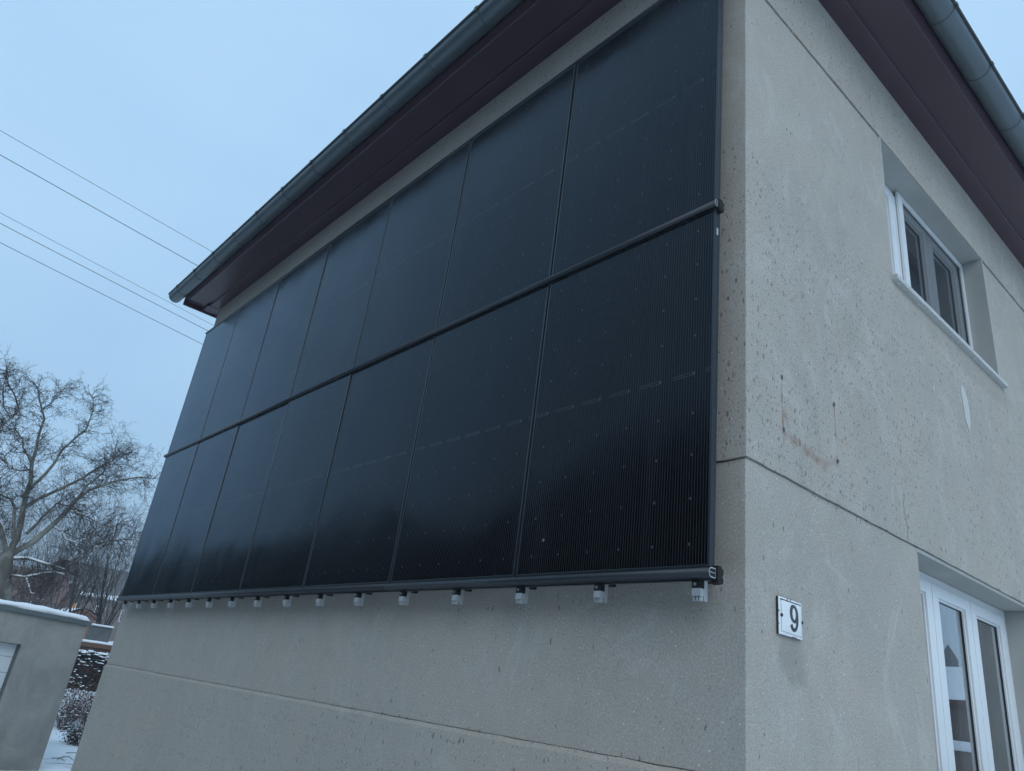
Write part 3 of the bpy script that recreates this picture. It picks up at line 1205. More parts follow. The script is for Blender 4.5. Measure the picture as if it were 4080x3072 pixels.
rail('support_rail', 'thick dark rounded rail along the bottom edge of the solar panels', 2.678, 0.040, -0.120, -0.166,
     [(-2.3705, -0.058), (-8.135, -2.3735)], True)
rail('support_rail', 'dark rounded rail between the upper and lower solar panel rows', 4.4365, 0.034, -0.131, -0.156,
     [(-2.3708, -0.068), (-8.145, -2.3732)], True)
tr = rail('support_rail', 'thin dark rail along the top edge of the solar panels', 6.190, 0.022, -0.110, -0.140,
          [(-2.3708, -0.070), (-8.130, -2.3732)], False)

# type label on the edge of the nearest lower panel
st_ = MB().box(-0.0786, -0.0779, -0.121, -0.109, 4.27, 4.31).build('type_sticker', 'alu')
tag(st_, 'small pale sticker on the side of the solar panel frame by the corner', 'sticker')

BORD = ['nearest the house corner', 'second from the house corner', 'third from the house corner', 'fourth from the house corner', 'fifth from the house corner',
        'sixth from the house corner', 'seventh from the house corner', 'eighth from the house corner', 'ninth from the house corner', 'tenth from the house corner',
        'eleventh from the house corner', 'twelfth from the house corner', 'thirteenth from the house corner', 'fourteenth from the house corner',
        'second from the far end', 'last at the far end']


def bracket_meshes():
    out = []
    c = MB()        # aluminium stub behind the clamp, standing off the wall
    c.box(-0.020, -0.0175, -0.1035, -0.080, -0.122, 0.0)
    c.box(0.0150, 0.0175, -0.1035, -0.080, -0.122, 0.0)
    c.box(-0.0175, 0.0150, -0.083, -0.080, -0.120, 0.0)
    c.box(-0.012, 0.010, -0.080, -0.001, -0.02, 0.01)
    out.append(('channel', c, 'alu'))
    k = MB().cbox(-0.022, 0.0195, -0.130, -0.104, -0.106, -0.077, 0.0015)
    k.box(-0.0025, -0.0005, -0.1306, -0.1290, -0.106, -0.077)
    out.append(('clamp_block', k, 'alu'))
    for px in (-0.016, 0.000, 0.013):
        p = MB().cbox(px - 0.004, px + 0.004, -0.124, -0.108, -0.1240, -0.1065, 0.001)
        out.append(('prong', p, 'alu'))
    q = MB().cbox(-0.022, 0.0185, -0.1297, -0.104, -0.0765, -0.0430, 0.001)
    q.cbox(-0.022, 0.0185, -0.100, -0.030, -0.0425, -0.030, 0.001)
    out.append(('black_clamp', q, 'rubber'))
    r = MB()
    r.tube([(-0.006, -0.1296, -0.0610), (-0.006, -0.1335, -0.0610)], 0.0066, 10, smooth=False)
    out.append(('bolt', r, 'bolt'))
    res = []
    for nm, b, m in out:
        me = b.mesh(nm)
        me.materials.append(M[m])
        res.append((nm, me))
    return res


bms = bracket_meshes()
for i in range(16):
    x = -0.137 - 0.519 * i
    t = thing('mounting_bracket', (x, 0, 2.70), 'bare aluminium bracket under the solar panels, ' + BORD[i], 'bracket', 'brackets along the lower panel edge')
    for nm, me in bms:
        o = bpy.data.objects.new(nm, me)
        COL.objects.link(o)
        o.parent = t
        o.location = (0, 0, 0)

# ------------------------------------------------------------------ house number plate
NY0, NY1, NZ0, NZ1 = 0.217, 0.402, 2.5075, 2.6545
sign = thing('house_number_sign', (0.01, 0.5 * (NY0 + NY1), NZ0), 'small white enamel house number plate reading 9 on the side wall', 'sign')
rows = []
GN = 18
for j in range(GN + 1):
    row = []
    for i in range(GN + 1):
        u, v = i / GN, j / GN
        bul = 0.0085 * (1 - (2 * u - 1) ** 4) * (1 - (2 * v - 1) ** 4)
        edge = (i in (0, GN) or j in (0, GN))
        ey = 0.0012 * N(u * 9, v * 9, 1, 1) if edge else 0
        row.append((0.012 + bul, NY0 + (NY1 - NY0) * u + ey, NZ0 + (NZ1 - NZ0) * v + ey))
    rows.append(row)
pl = MB().grid(rows)
pl.build('plate', 'enamel', sign)
# turned-down dark rim
rim = MB()
per = [rows[0][i] for i in range(GN + 1)] + [rows[j][GN] for j in range(1, GN + 1)] + [rows[GN][i] for i in range(GN - 1, -1, -1)] + [rows[j][0] for j in range(GN - 1, 0, -1)]
for k in range(len(per)):
    a, c = per[k], per[(k + 1) % len(per)]
    rim.quad(a, c, (0.003, c[1], c[2]), (0.003, a[1], a[2]))
rim.build('rim', 'enamel_dark', sign)


def px(u, v, lift=0.0008):
    bul = 0.0085 * (1 - (2 * u - 1) ** 4) * (1 - (2 * v - 1) ** 4)
    return (0.012 + bul + lift, NY0 + (NY1 - NY0) * u, NZ0 + (NZ1 - NZ0) * v)


def stroke(b, pts, ws):
    rows = []
    W_, H_ = NY1 - NY0, NZ1 - NZ0
    for k, (u, v) in enumerate(pts):
        a = pts[max(0, k - 1)]
        c = pts[min(len(pts) - 1, k + 1)]
        t = Vector(((c[0] - a[0]) * W_, (c[1] - a[1]) * H_))
        t.normalize()
        n_ = Vector((-t.y / W_, t.x / H_))
        w = ws[k] if isinstance(ws, list) else ws
        rows.append([px(u + n_.x * w, v + n_.y * w), px(u, v), px(u - n_.x * w, v - n_.y * w)])
    b.grid(rows, False)


nb = MB()
bowl, bw = [], []
for k in range(49):
    a = 2 * pi * k / 48
    bowl.append((0.575 + 0.126 * cos(a), 0.628 + 0.205 * sin(a)))
    bw.append(0.0068 if True else 0)
stroke(nb, bowl, [0.0062 + 0.0040 * abs(cos(2 * pi * k / 48)) for k in range(49)])
tail = []
for k in range(25):
    t = k / 24
    a = 0.15 - t * 2.55
    tail.append((0.566 + 0.141 * cos(a) * (1 if t < 0.6 else 1 - (t - 0.6) * 0.25), 0.47 + 0.285 * sin(a)))
tail = [(0.70, 0.66), (0.709, 0.60), (0.712, 0.54), (0.711, 0.47), (0.704, 0.40), (0.690, 0.33), (0.668, 0.27), (0.638, 0.222), (0.602, 0.196), (0.565, 0.192),
        (0.530, 0.204), (0.502, 0.226), (0.478, 0.258), (0.456, 0.300), (0.446, 0.322)]
stroke(nb, tail, [0.0090, 0.0098, 0.0100, 0.0098, 0.0094, 0.0088, 0.0080, 0.0074, 0.0072, 0.0074, 0.0080, 0.0088, 0.0094, 0.0096, 0.0096])
num = nb.build('numeral', 'enamel_dark', sign)
tag(num, 'dark slender numeral 9')
bl = MB()
for q in (((0.075, 0.09), (0.075, 0.93)), ((0.955, 0.07), (0.955, 0.90)), ((0.075, 0.085), (0.955, 0.065))):
    a, c = q
    stroke(bl, [(a[0] + (c[0] - a[0]) * k / 20, a[1] + (c[1] - a[1]) * k / 20) for k in range(21)], 0.0007)
tp = [(0.06 + 0.90 * k / 24, 0.935 + 0.006 * N(k * 0.9, 2, 2, 1)) for k in range(25)]
stroke(bl, tp, [0.0020 + 0.0022 * abs(N(k * 0.8, 7, 1, 1)) for k in range(25)])
bl.build('border_line', 'enamel_dark', sign)
for (u, v) in ((0.085, 0.505), (0.985, 0.475)):
    p = px(u, v)
    MB().tube([(0.004, p[1], p[2]), (p[0] + 0.002, p[1], p[2]), (p[0] + 0.0045, p[1], p[2])], [0.0062, 0.0072, 0.004], 10).build('screw', 'enamel_dark', sign)
ch = MB()
for k in range(9):
    side = k % 4
    t = rng.random()
    u, v = (t, 0.012) if side == 0 else (t, 0.985) if side == 1 else (0.012, t) if side == 2 else (0.99, t)
    p = px(u, v, 0.0009)
    n_ = 6
    i = len(ch.v)
    r_ = 0.002 + 0.004 * rng.random()
    ch.v += [(p[0], p[1] + r_ * cos(q * 2 * pi / n_) * (0.6 + 0.8 * rng.random()), min(NZ1 + 0.001, max(NZ0 - 0.001, p[2] + r_ * 0.7 * sin(q * 2 * pi / n_)))) for q in range(n_)]
    ch.f.append(tuple(range(i, i + n_)))
    ch.s.append(False)
ch.build('chip', 'enamel_dark', sign)

# ------------------------------------------------------------------ garage behind the house
gar = thing('garage', (-18, -1.0, 0), 'low concrete garage with thick snow on its flat roof', 'garage')
GX, GY1, GYL = -15.0, 1.20, -3.2


def gtop(y):
    return 2.505 + (GY1 - y) * 0.036


w = MB()
dz, dy0, dy1 = 2.02, -2.4, 0.237
# front wall cut round the door
w.box(GX - 0.2, GX, dy1, GY1, -0.1, dz)
w.box(GX - 0.2, GX, GYL, dy0, -0.1, dz)
i = len(w.v)
w.v += [(GX - 0.2, GYL, dz), (GX, GYL, dz), (GX, GY1, dz), (GX - 0.2, GY1, dz), (GX - 0.2, GYL, gtop(GYL)), (GX, GYL, gtop(GYL)), (GX, GY1, gtop(GY1)), (GX - 0.2, GY1, gtop(GY1))]
for f in ((4, 5, 6, 7), (0, 1, 5, 4), (1, 2, 6, 5), (2, 3, 7, 6), (3, 0, 4, 7), (0, 3, 2, 1)):
    w.f.append(tuple(i + k for k in f))
    w.s.append(False)
w.box(GX - 6, GX - 0.2, GY1 - 0.2, GY1 - 0.001, -0.1, 2.5)
w.box(GX - 6, GX - 0.2, GYL + 0.001, GYL + 0.2, -0.1, 2.5)
w.box(GX - 6, GX - 5.8, GYL + 0.2, GY1 - 0.2, -0.1, 2.5)
w.build('wall', 'concrete', gar)
fl = MB()
ov = 0.05
for k in range(1):
    ya, yb = GYL - ov, GY1 + ov
    fl.v += [(GX - 6.05, ya, gtop(ya)), (GX + ov, ya, gtop(ya)), (GX + ov, yb, gtop(yb)), (GX - 6.05, yb, gtop(yb)),
             (GX - 6.05, ya, gtop(ya) + 0.085), (GX + ov, ya, gtop(ya) + 0.085), (GX + ov, yb, gtop(yb) + 0.075), (GX - 6.05, yb, gtop(yb) + 0.075)]
    for f in ((0, 3, 2, 1), (4, 5, 6, 7), (0, 1, 5, 4), (1, 2, 6, 5), (2, 3, 7, 6), (3, 0, 4, 7)):
        fl.f.append(f)
        fl.s.append(False)
fl.build('roof_edging', 'flashing', gar)
sn = MB()
rows = []
for j in range(9):
    # rounded cross-section along x (front to back)
    row = []
    for i in range(60):
        y = (GYL - 0.02) + (GY1 + 0.03 - GYL + 0.02) * i / 59
        endr = min(1.0, (GY1 + 0.03 - y) / 0.22)
        hh = 0.105 * sqrt(max(0, 1 - (1 - endr) ** 2.4)) * (1 + 0.22 * N(y, 0, 0, 1.6) + 0.12 * N(y, 3, 0, 6))
        prof = [(0.03, 0.0), (0.045, 0.25), (0.035, 0.55), (0.0, 0.82), (-0.06, 0.96), (-0.2, 1.02), (-1.5, 1.05), (-4, 1.05), (-6.0, 1.0)][j]
        row.append((GX + prof[0] + 0.03 * N(y, j * 0.3, 0, 3) - 0.01, y, gtop(y) + 0.078 + hh * prof[1]))
    rows.append(row)
sn.grid(rows)
sn.build('snow', 'snow', gar)
door = bpy.data.objects.new('door', None)
COL.objects.link(door)
door.parent = gar
door.location = Vector((GX - 0.14, dy0, 0)) - gar.location
zz = dz - 0.004
k = 0
for top, bot in ((dz - 0.01, 1.795), (1.789, 1.527), (1.521, 1.262), (1.256, 0.996), (0.990, 0.732), (0.726, 0.468), (0.462, 0.204), (0.198, 0.0)):
    MB().cbox(GX - 0.19, GX - 0.14, dy0 + 0.04, dy1 - 0.045, bot, top, 0.004).build('door_panel', 'door_white', door)
MB().box(GX - 0.19, GX - 0.12, dy1 - 0.043, dy1 - 0.001, 0, dz - 0.001).build('door_jamb', 'flashing', door)

# ------------------------------------------------------------------ shed with flue behind the garage
shed = thing('garden_shed', (-29.5, 6, 0.8), 'low flat-roofed shed with brown fascia boards and a strip of snow', 'shed')
MB().box(-31, -28.15, 3.3, 9.5, 0.6, 2.10).build('wall', 'wood_dark', shed)
MB().box(-28.12, -28.05, 3.2, 9.6, 2.02, 2.142).build('board', 'wood_dark', shed)
MB().box(-28.06, -28.0, 3.2, 9.6, 2.145, 2.288).build('board', 'wood', shed)
MB().box(-31.1, -28.07, 3.2, 9.6, 2.145, 2.28).build('roof', 'wood', shed)
sn = MB()
rows = []
for pr in ((0.01, 2.288), (0.02, 2.32), (0.0, 2.352), (-0.06, 2.366), (-3.1, 2.37)):
    rows.append([(-28.0 + pr[0], 3.2 + 6.4 * i / 40, pr[1] + 0.008 * N(i * 0.5, pr[1], 0, 1)) for i in range(41)])
sn.grid(rows).build('snow', 'snow', shed)
flue = thing('chimney', (-28.5, 4.7, 2.36), 'squat sooty grey chimney box with a snow cap on the shed roof', 'chimney')
MB().cbox(-28.75, -28.25, 4.42, 5.07, 2.35, 2.83, 0.012).build('body', 'chimney', flue)
MB().cbox(-28.252, -28.235, 4.42, 4.455, 2.352, 2.828, 0.003).build('corner_strip', 'flashing', flue)
MB().cbox(-28.80, -28.21, 4.38, 5.11, 2.829, 2.846, 0.004).build('cover', 'flashing', flue)
b = MB().cbox(-28.79, -28.22, 4.39, 5.10, 2.845, 2.91, 0.03)
b.build('snow', 'snow', flue)


# ------------------------------------------------------------------ plants
def leaf_cloud(b, n, fn, size, r, up=0.0):
    for _ in range(n):
        p = fn(r)
        a = Vector((r.gauss(0, 1), r.gauss(0, 1), r.gauss(0, 1) + up)).normalized()
        t = a.orthogonal().normalized()
        t.rotate(Matrix.Rotation(r.random() * 6.28, 3, a))
        s = a.cross(t)
        l = size * (0.6 + 0.8 * r.random())
        w_ = l * 0.55
        p = Vector(p)
        b.quad(p - t * l, p - s * w_, p + t * l, p + s * w_)


def blob_snow(b, p, rx, ry, rz, r):
    """small irregular snow pad: squashed 8x3 dome"""
    i = len(b.v)
    n = 7
    for k, (cr, cz) in enumerate(((1.0, 0.0), (0.85, 0.6), (0.45, 0.95))):
        for j in range(n):
            a = 2 * pi * j / n
            q = cr * (0.8 + 0.4 * r.random())
            b.v.append((p[0] + rx * q * cos(a), p[1] + ry * q * sin(a), p[2] + rz * cz))
    b.v.append((p[0], p[1], p[2] + rz))
    for k in range(2):
        for j in range(n):
            j2 = (j + 1) % n
            b.f.append((i + k * n + j, i + k * n + j2, i + (k + 1) * n + j2, i + (k + 1) * n + j))
            b.s.append(True)
    for j in range(n):
        b.f.append((i + 2 * n + j, i + 2 * n + (j + 1) % n, i + 3 * n))
        b.s.append(True)


# ivy-grown hedge in front of the shed
hr = random.Random(4)
hedge = thing('ivy_hedge', (-26.3, 4.8, 0.85), 'dark ivy hedge with brown leaves and snow along its top, below the shed', 'hedge')


def hp(r):
    y = 2.9 + 3.6 * r.random()
    z = 0.9 + 1.12 * r.random() ** 0.85
    return (-26.05 - 0.35 * r.random() + 0.12 * N(y, z, 0, 2.5), y, z + 0.05 * N(y, 0, 9, 3))


b = MB()
leaf_cloud(b, 5200, hp, 0.042, hr)
b.build('foliage', 'evergreen', hedge)
b = MB()


def hp2(r):
    p = hp(r)
    return (p[0] + 0.05, p[1], 0.75 + 0.95 * r.random())


leaf_cloud(b, 3800, hp2, 0.036, hr)
b.build('dead_leaves', 'deadleaf', hedge)
b = MB()
for y in [2.95 + 0.30 * k for k in range(12)]:
    b.tube([(-26.25, y, 0.6), (-26.3 + 0.1 * hr.random(), y + 0.1, 1.2), (-26.25, y + 0.05, 1.95)], [0.03, 0.02, 0.01], 5)
b.box(-26.5, -26.38, 2.9, 6.4, 0.6, 1.9)  # solid dark slab closing the back of the leaves
b.build('stems', 'twig', hedge)
b = MB()
for _ in range(230):
    y = 2.9 + 3.6 * hr.random()
    z = 2.02 - abs(hr.gauss(0, 0.09)) + 0.05 * N(y, 0, 9, 3)
    if hr.random() < 0.12:
        z = 1.9 - 0.4 * hr.random()
    blob_snow(b, (-26.03 - 0.3 * hr.random(), y, z), 0.05 + 0.06 * hr.random(), 0.04 + 0.08 * hr.random(), 0.02 + 0.035 * hr.random(), hr)
for _ in range(70):
    y = 2.9 + 3.6 * hr.random()
    blob_snow(b, (-25.98 - 0.2 * hr.random(), y, 0.85 + 0.95 * hr.random()), 0.02, 0.02 + 0.02 * hr.random(), 0.014, hr)
tag(b.build('snow', 'snow', hedge), kind='stuff')


def grow(b, p, d, L, r, lev, rg, opts, tips=None):
    """wiggly tapering shoot with side shoots"""
    n = opts['seg'][lev]
    pts = [Vector(p)]
    d = Vector(d).normalized()
    rads = [r]
    for k in range(n):
        d = d + Vector((rg.gauss(0, 1), rg.gauss(0, 1), rg.gauss(0, 1))) * opts['wig'][lev]
        d.z += opts['lift'][lev]
        d.normalize()
        pts.append(pts[-1] + d * (L / n))
        rads.append(r * (1 - 0.75 * (k + 1) / n))
    b.tube(pts, rads, opts['sides'][lev], cap=False)
    if tips is not None and lev == len(opts['seg']) - 1:
        tips.append(pts[-1])
    if lev + 1 < len(opts['seg']):
        c = opts['kids'][lev]
        for j in range(c):
            t = 0.2 + 0.8 * (j + rg.random()) / c
            f = t * n
            k = min(n - 1, int(f))
            q = pts[k].lerp(pts[k + 1], f - k)
            tang = (pts[k + 1] - pts[k]).normalized()
            side = tang.orthogonal()
            side.rotate(Matrix.Rotation(rg.random() * 6.283, 3, tang))
            ang = opts['ang'][lev] * (0.7 + 0.6 * rg.random())
            nd = tang * cos(ang) + side.normalized() * sin(ang)
            grow(b, q, nd, L * opts['lr'][lev] * (0.6 + 0.7 * rg.random()), max(opts.get('rmin', 0.0025), r * 0.5 * (1 - 0.5 * t)), lev + 1, rg, opts, tips)


# red-stemmed shrub
def shrub(name, loc, label, cat, mat, n, L, r, spread, seed, opts, leaves=0, snow=0, group=None, leafsize=0.03, leafmat='deadleaf'):
    rg = random.Random(seed)
    t = thing(name, loc, label, cat, group)
    b = MB()
    tips = []
    for k in range(n):
        a = rg.random() * 6.283
        rr = spread * 0.35 * sqrt(rg.random())
        p = (loc[0] + rr * cos(a), loc[1] + rr * sin(a), loc[2] - 0.03)
        out = spread * (0.3 + 0.7 * rg.random())
        d = Vector((cos(a) * out / L, sin(a) * out / L, 1.0))
        grow(b, p, d, L * (0.65 + 0.4 * rg.random()), r, 0, rg, opts, tips)
    b.build('stems', mat, t)
    if leaves:
        c = MB()
        for _ in range(leaves):
            q = tips[rg.randrange(len(tips))]
            leaf_cloud(c, 1, lambda r_: (q[0] + r_.gauss(0, 0.05), q[1] + r_.gauss(0, 0.05), q[2] + r_.gauss(0, 0.05)), leafsize, rg)
        c.build('foliage', leafmat, t)
    if snow:
        c = MB()
        for _ in range(snow):
            q = tips[rg.randrange(len(tips))]
            blob_snow(c, (q[0], q[1], q[2] - 0.01), 0.02 + 0.02 * rg.random(), 0.02 + 0.025 * rg.random(), 0.02, rg)
        tag(c.build('snow', 'snow', t), kind='stuff')
    return t


RS = dict(seg=[6, 4, 3], wig=[0.10, 0.2, 0.25], lift=[0.02, 0.03, 0.02], sides=[4, 3, 3], kids=[5, 3], ang=[0.6, 0.7], lr=[0.42, 0.5])
shrub('red_shrub', (-23.2, 3.95, 0.0), 'bushy red-brown shrub with snow flecks beyond the garage corner', 'shrub', 'redtwig', 46, 0.95, 0.007, 0.55, 11, RS, leaves=1500, snow=40)
shrub('red_shrub', (-22.9, 3.25, 0.0), 'olive-brown shrub with clinging leaves at the garage corner', 'shrub', 'shrubtwig', 34, 0.8, 0.007, 0.35, 12, RS, leaves=700, snow=30)
shrub('thin_shrub', (-24.2, 3.6, 0.5), 'upright thin-stemmed bush on the snowy bank below the hedge', 'shrub', 'twig', 40, 0.95, 0.006, 0.9, 13, RS, leaves=120, snow=40)
CS = dict(seg=[5, 4, 3], wig=[0.15, 0.25, 0.3], lift=[0.0, 0.02, 0.02], sides=[4, 3, 3], kids=[5, 3], ang=[0.7, 0.8], lr=[0.5, 0.5])
shrub('low_bush', (-19.4, 2.95, 0.0), 'low dark evergreen bush in the snow beside the house wall', 'bush', 'twig', 26, 0.42, 0.008, 0.55, 14, CS, leaves=1500, snow=70, leafsize=0.026, leafmat='evergreen')
TS = dict(seg=[6, 4], wig=[0.12, 0.2], lift=[-0.01, 0.0], sides=[4, 3], kids=[4], ang=[0.6], lr=[0.45])
shrub('bare_bush', (-19.1, 2.9, 0.0), 'arching bare twigs rising from the low evergreen bush', 'bush', 'redtwig', 16, 0.75, 0.006, 0.55, 15, TS)
tw = MB()
for (x, y, dx, dy) in ((-16.6, 1.72, 0.4, 0.16), (-16.4, 1.78, -0.3, 0.18), (-16.9, 1.98, 0.5, 0.1), (-17.6, 2.2, 0.45, 0.22)):
    tw.tube([(x, y, 0.025), (x + dx * 0.5, y + dy * 0.5 + 0.02, 0.06), (x + dx, y + dy, 0.03)], [0.008, 0.007, 0.004], 5)
tag(tw.build('fallen_twigs', 'twig'), 'a few fallen twigs lying on the snow past the garage', 'twigs', kind='stuff')

# bare trees and thicket farther back
VT = dict(seg=[7, 6, 5, 3], wig=[0.07, 0.10, 0.14, 0.2], lift=[0.03, 0.05, 0.04, 0.03], sides=[6, 4, 3, 3], kids=[7, 6, 4], ang=[0.42, 0.45, 0.55], lr=[0.62, 0.5, 0.45])


def bare_tree(loc, label, n, L, r, spread, seed, mat='twig', name='bare_tree', group='bare trees behind the garage'):
    rg = random.Random(seed)
    t = thing(name, loc, label, 'tree', group)
    tb = MB()
    cb_ = MB()
    h0 = 0.16 * L
    tb.tube([(loc[0], loc[1], loc[2] - 0.1), (loc[0] + 0.02, loc[1], loc[2] + h0 * 0.5), (loc[0], loc[1] + 0.03, loc[2] + h0)], [r * 1.9, r * 1.6, r * 1.5], 7)
    for k in range(n):
        a = 2 * pi * k / n + rg.random()
        out = spread * (0.35 + 0.65 * rg.random())
        d = Vector((cos(a) * out, sin(a) * out, L * 0.9))
        grow(cb_, (loc[0], loc[1], loc[2] + h0 * 0.9), d, L * (0.65 + 0.3 * rg.random()), r * (0.55 + 0.4 * rg.random()), 0, rg, VT)
    tb.build('trunk', mat, t)
    cb_.build('crown', mat, t)
    return t


def gz(x, y):
    return ground_z(x, y)


for (x, y, lab, n, L, r, sp, sd, mt) in (
        (-36.0, 6.55, 'slim multi-stemmed bare tree right beside the far end of the solar wall', 7, 5.6, 0.055, 1.5, 21, 'twig'),
        (-35.0, 5.15, 'dark bare young tree standing before the lit far window', 5, 4.9, 0.055, 1.3, 22, 'twig'),
        (-33.5, 3.6, 'bare grey-brown thicket tree behind the garage roof, below the plane tree', 8, 4.2, 0.04, 2.2, 23, 'shrubtwig'),
        (-38.0, 2.3, 'brownish bare thicket tree left of the others behind the garage snow', 8, 5.0, 0.04, 2.6, 24, 'shrubtwig'),
        (-41.0, 8.0, 'pale brown bare tree in front of the long slate roof', 7, 5.0, 0.045, 2.2, 25, 'shrubtwig'),
        (-34.5, 0.6, 'bare thicket tree at the left picture edge above the garage', 8, 4.6, 0.04, 2.4, 26, 'shrubtwig'),
        (-40.0, 4.3, 'tangled bare tree just left of the lit far window', 9, 4.9, 0.04, 2.4, 28, 'shrubtwig'),
        (-43.0, 0.8, 'dense bare thicket tree behind the plane tree trunk', 9, 5.4, 0.04, 2.8, 29, 'shrubtwig'),
        (-44.0, 6.2, 'hazy bare tree between the brick cottage and the plane tree', 8, 5.6, 0.045, 2.6, 27, 'shrubtwig')):
    bare_tree((x, y, gz(x, y)), lab, n, L, r, sp, sd, mt)

# the big plane tree: limbs as they branch, given depth, then twigs grown on every limb
LIMB = {
    "L0": [[1.32, 4.86], [1.15, 5.16], [0.88, 5.58], [0.49, 5.97], [-0.16, 6.77]],
    "L1": [[1.39, 4.83], [1.51, 5.34], [1.41, 6.0], [1.32, 6.58], [1.26, 6.96], [1.25, 7.37], [1.12, 7.8], [1.07, 8.09], [1.02, 8.66], [0.95, 9.12], [0.92, 9.75], [0.73, 10.07], [0.53, 10.44], [0.32, 10.86]],
    "L1b": [[1.26, 7.02], [1.58, 7.72], [1.73, 8.24], [1.77, 8.68], [2.02, 9.2], [2.28, 9.72], [2.28, 10.17], [2.18, 10.7], [2.03, 10.94]],
    "L1c": [[1.1, 7.95], [0.87, 8.29], [0.63, 8.53], [0.53, 8.82], [0.22, 9.08], [-0.1, 9.13]],
    "L1d": [[0.73, 10.07], [0.92, 10.36], [1.1, 10.82], [1.15, 11.1]],
    "L2": [[1.37, 6.44], [1.73, 6.89], [2.35, 7.48], [2.85, 7.99], [3.25, 8.54], [3.7, 9.01], [3.9, 9.35], [4.08, 9.6]],
    "L3": [[1.46, 4.75], [2.02, 5.36], [2.35, 5.98], [2.65, 6.57], [2.79, 7.02], [3.1, 7.52], [3.57, 7.87], [3.85, 8.08], [4.6, 8.44], [5.0, 8.5]],
    "L3b": [[2.79, 7.02], [3.03, 7.72], [3.42, 8.32], [3.48, 8.77], [3.62, 9.1]],
    "L4": [[1.39, 5.32], [1.17, 6.14], [1.08, 6.46], [0.88, 6.66], [0.47, 6.75], [0.12, 6.8]],
    "L5": [[1.7, 5.53], [1.88, 5.92], [1.96, 6.19], [2.22, 6.76], [2.55, 6.75], [3.0, 6.66]],
    "L5b": [[2.65, 6.57], [3.24, 6.51], [3.77, 6.33], [4.29, 6.25]],
    "L6": [[3.28, 4.56], [3.51, 5.1], [3.94, 5.65], [4.39, 5.91], [4.84, 6.06], [5.2, 6.15]],
    "L7": [[1.47, 4.61], [2.02, 4.73], [2.61, 4.66], [2.94, 4.63], [3.28, 4.56]],
    "L8": [[0.49, 5.97], [-0.22, 8.26], [-0.31, 9.01], [-0.1, 9.4], [0.06, 9.83], [-0.3, 10.35], [-0.7, 10.74]],
    "L8b": [[-0.1, 9.4], [-0.44, 9.76], [-0.73, 10.46], [-0.72, 11.06]],
    "L9": [[1.58, 3.6], [1.60, 3.87], [1.75, 4.08], [2.15, 4.11], [2.6, 4.32], [2.91, 4.43], [3.24, 4.4]],
    "L9b": [[2.15, 4.11], [2.31, 3.88], [2.46, 3.63], [2.66, 3.62]],
    "L10": [[2.35, 5.98], [2.7, 5.87], [2.92, 5.62], [3.36, 5.57]],
    "L11": [[1.12, 7.8], [0.8, 7.65], [0.42, 7.64], [0.1, 8.05]],
}
# lean of each limb towards (+) or away from (-) the viewer per metre of run, base radius, end radius
SPEC = {"L0": (0.5, .13, .05), "L1": (-0.1, .15, .022), "L1b": (0.35, .075, .016), "L1c": (-0.5, .055, .014), "L1d": (0.4, .03, .012), "L2": (-0.35, .085, .016),
        "L3": (0.25, .14, .018), "L3b": (-0.55, .055, .014), "L4": (-0.6, .085, .02), "L5": (0.6, .075, .02), "L5b": (0.6, .04, .012), "L6": (-0.3, .06, .014),
        "L7": (0.55, .075, .03), "L8": (-0.3, .085, .02), "L8b": (0.3, .04, .012), "L9": (0.7, .06, .022), "L9b": (0.3, .025, .01), "L10": (0.4, .035, .012), "L11": (0.5, .04, .012)}
ROOTS = {"L1b": "L1", "L1c": "L1", "L1d": "L1", "L2": "L1", "L3b": "L3", "L4": "L1", "L5": "L3", "L5b": "L5", "L6": "L7", "L8": "L0", "L8b": "L8", "L9b": "L9", "L10": "L3", "L11": "L1"}
TB = -30.0
plane = thing('plane_tree', (TB, 1.85, gz(TB, 1.8)), 'large bare plane tree with pale limbs and fine twigs beside the house', 'tree')
prg = random.Random(77)
tk = MB()
tk.tube([(TB, 2.05, gz(TB, 2) - 0.2), (TB, 1.95, 2.2), (TB, 1.85, 2.96), (TB, 1.54, 3.98), (TB, 1.38, 4.7), (TB - 0.02, 1.40, 5.0)], [0.36, 0.30, 0.27, 0.25, 0.23, 0.15], 12)
tk.build('trunk', 'bark', plane)
twb = MB()
PT = dict(seg=[6, 5, 3], wig=[0.30, 0.42, 0.5], lift=[0.02, 0.015, 0.0], sides=[4, 3, 3], kids=[7, 5], ang=[0.75, 0.9], lr=[0.52, 0.42], rmin=0.0052)
tips = []
path3d = {}
snb = MB()
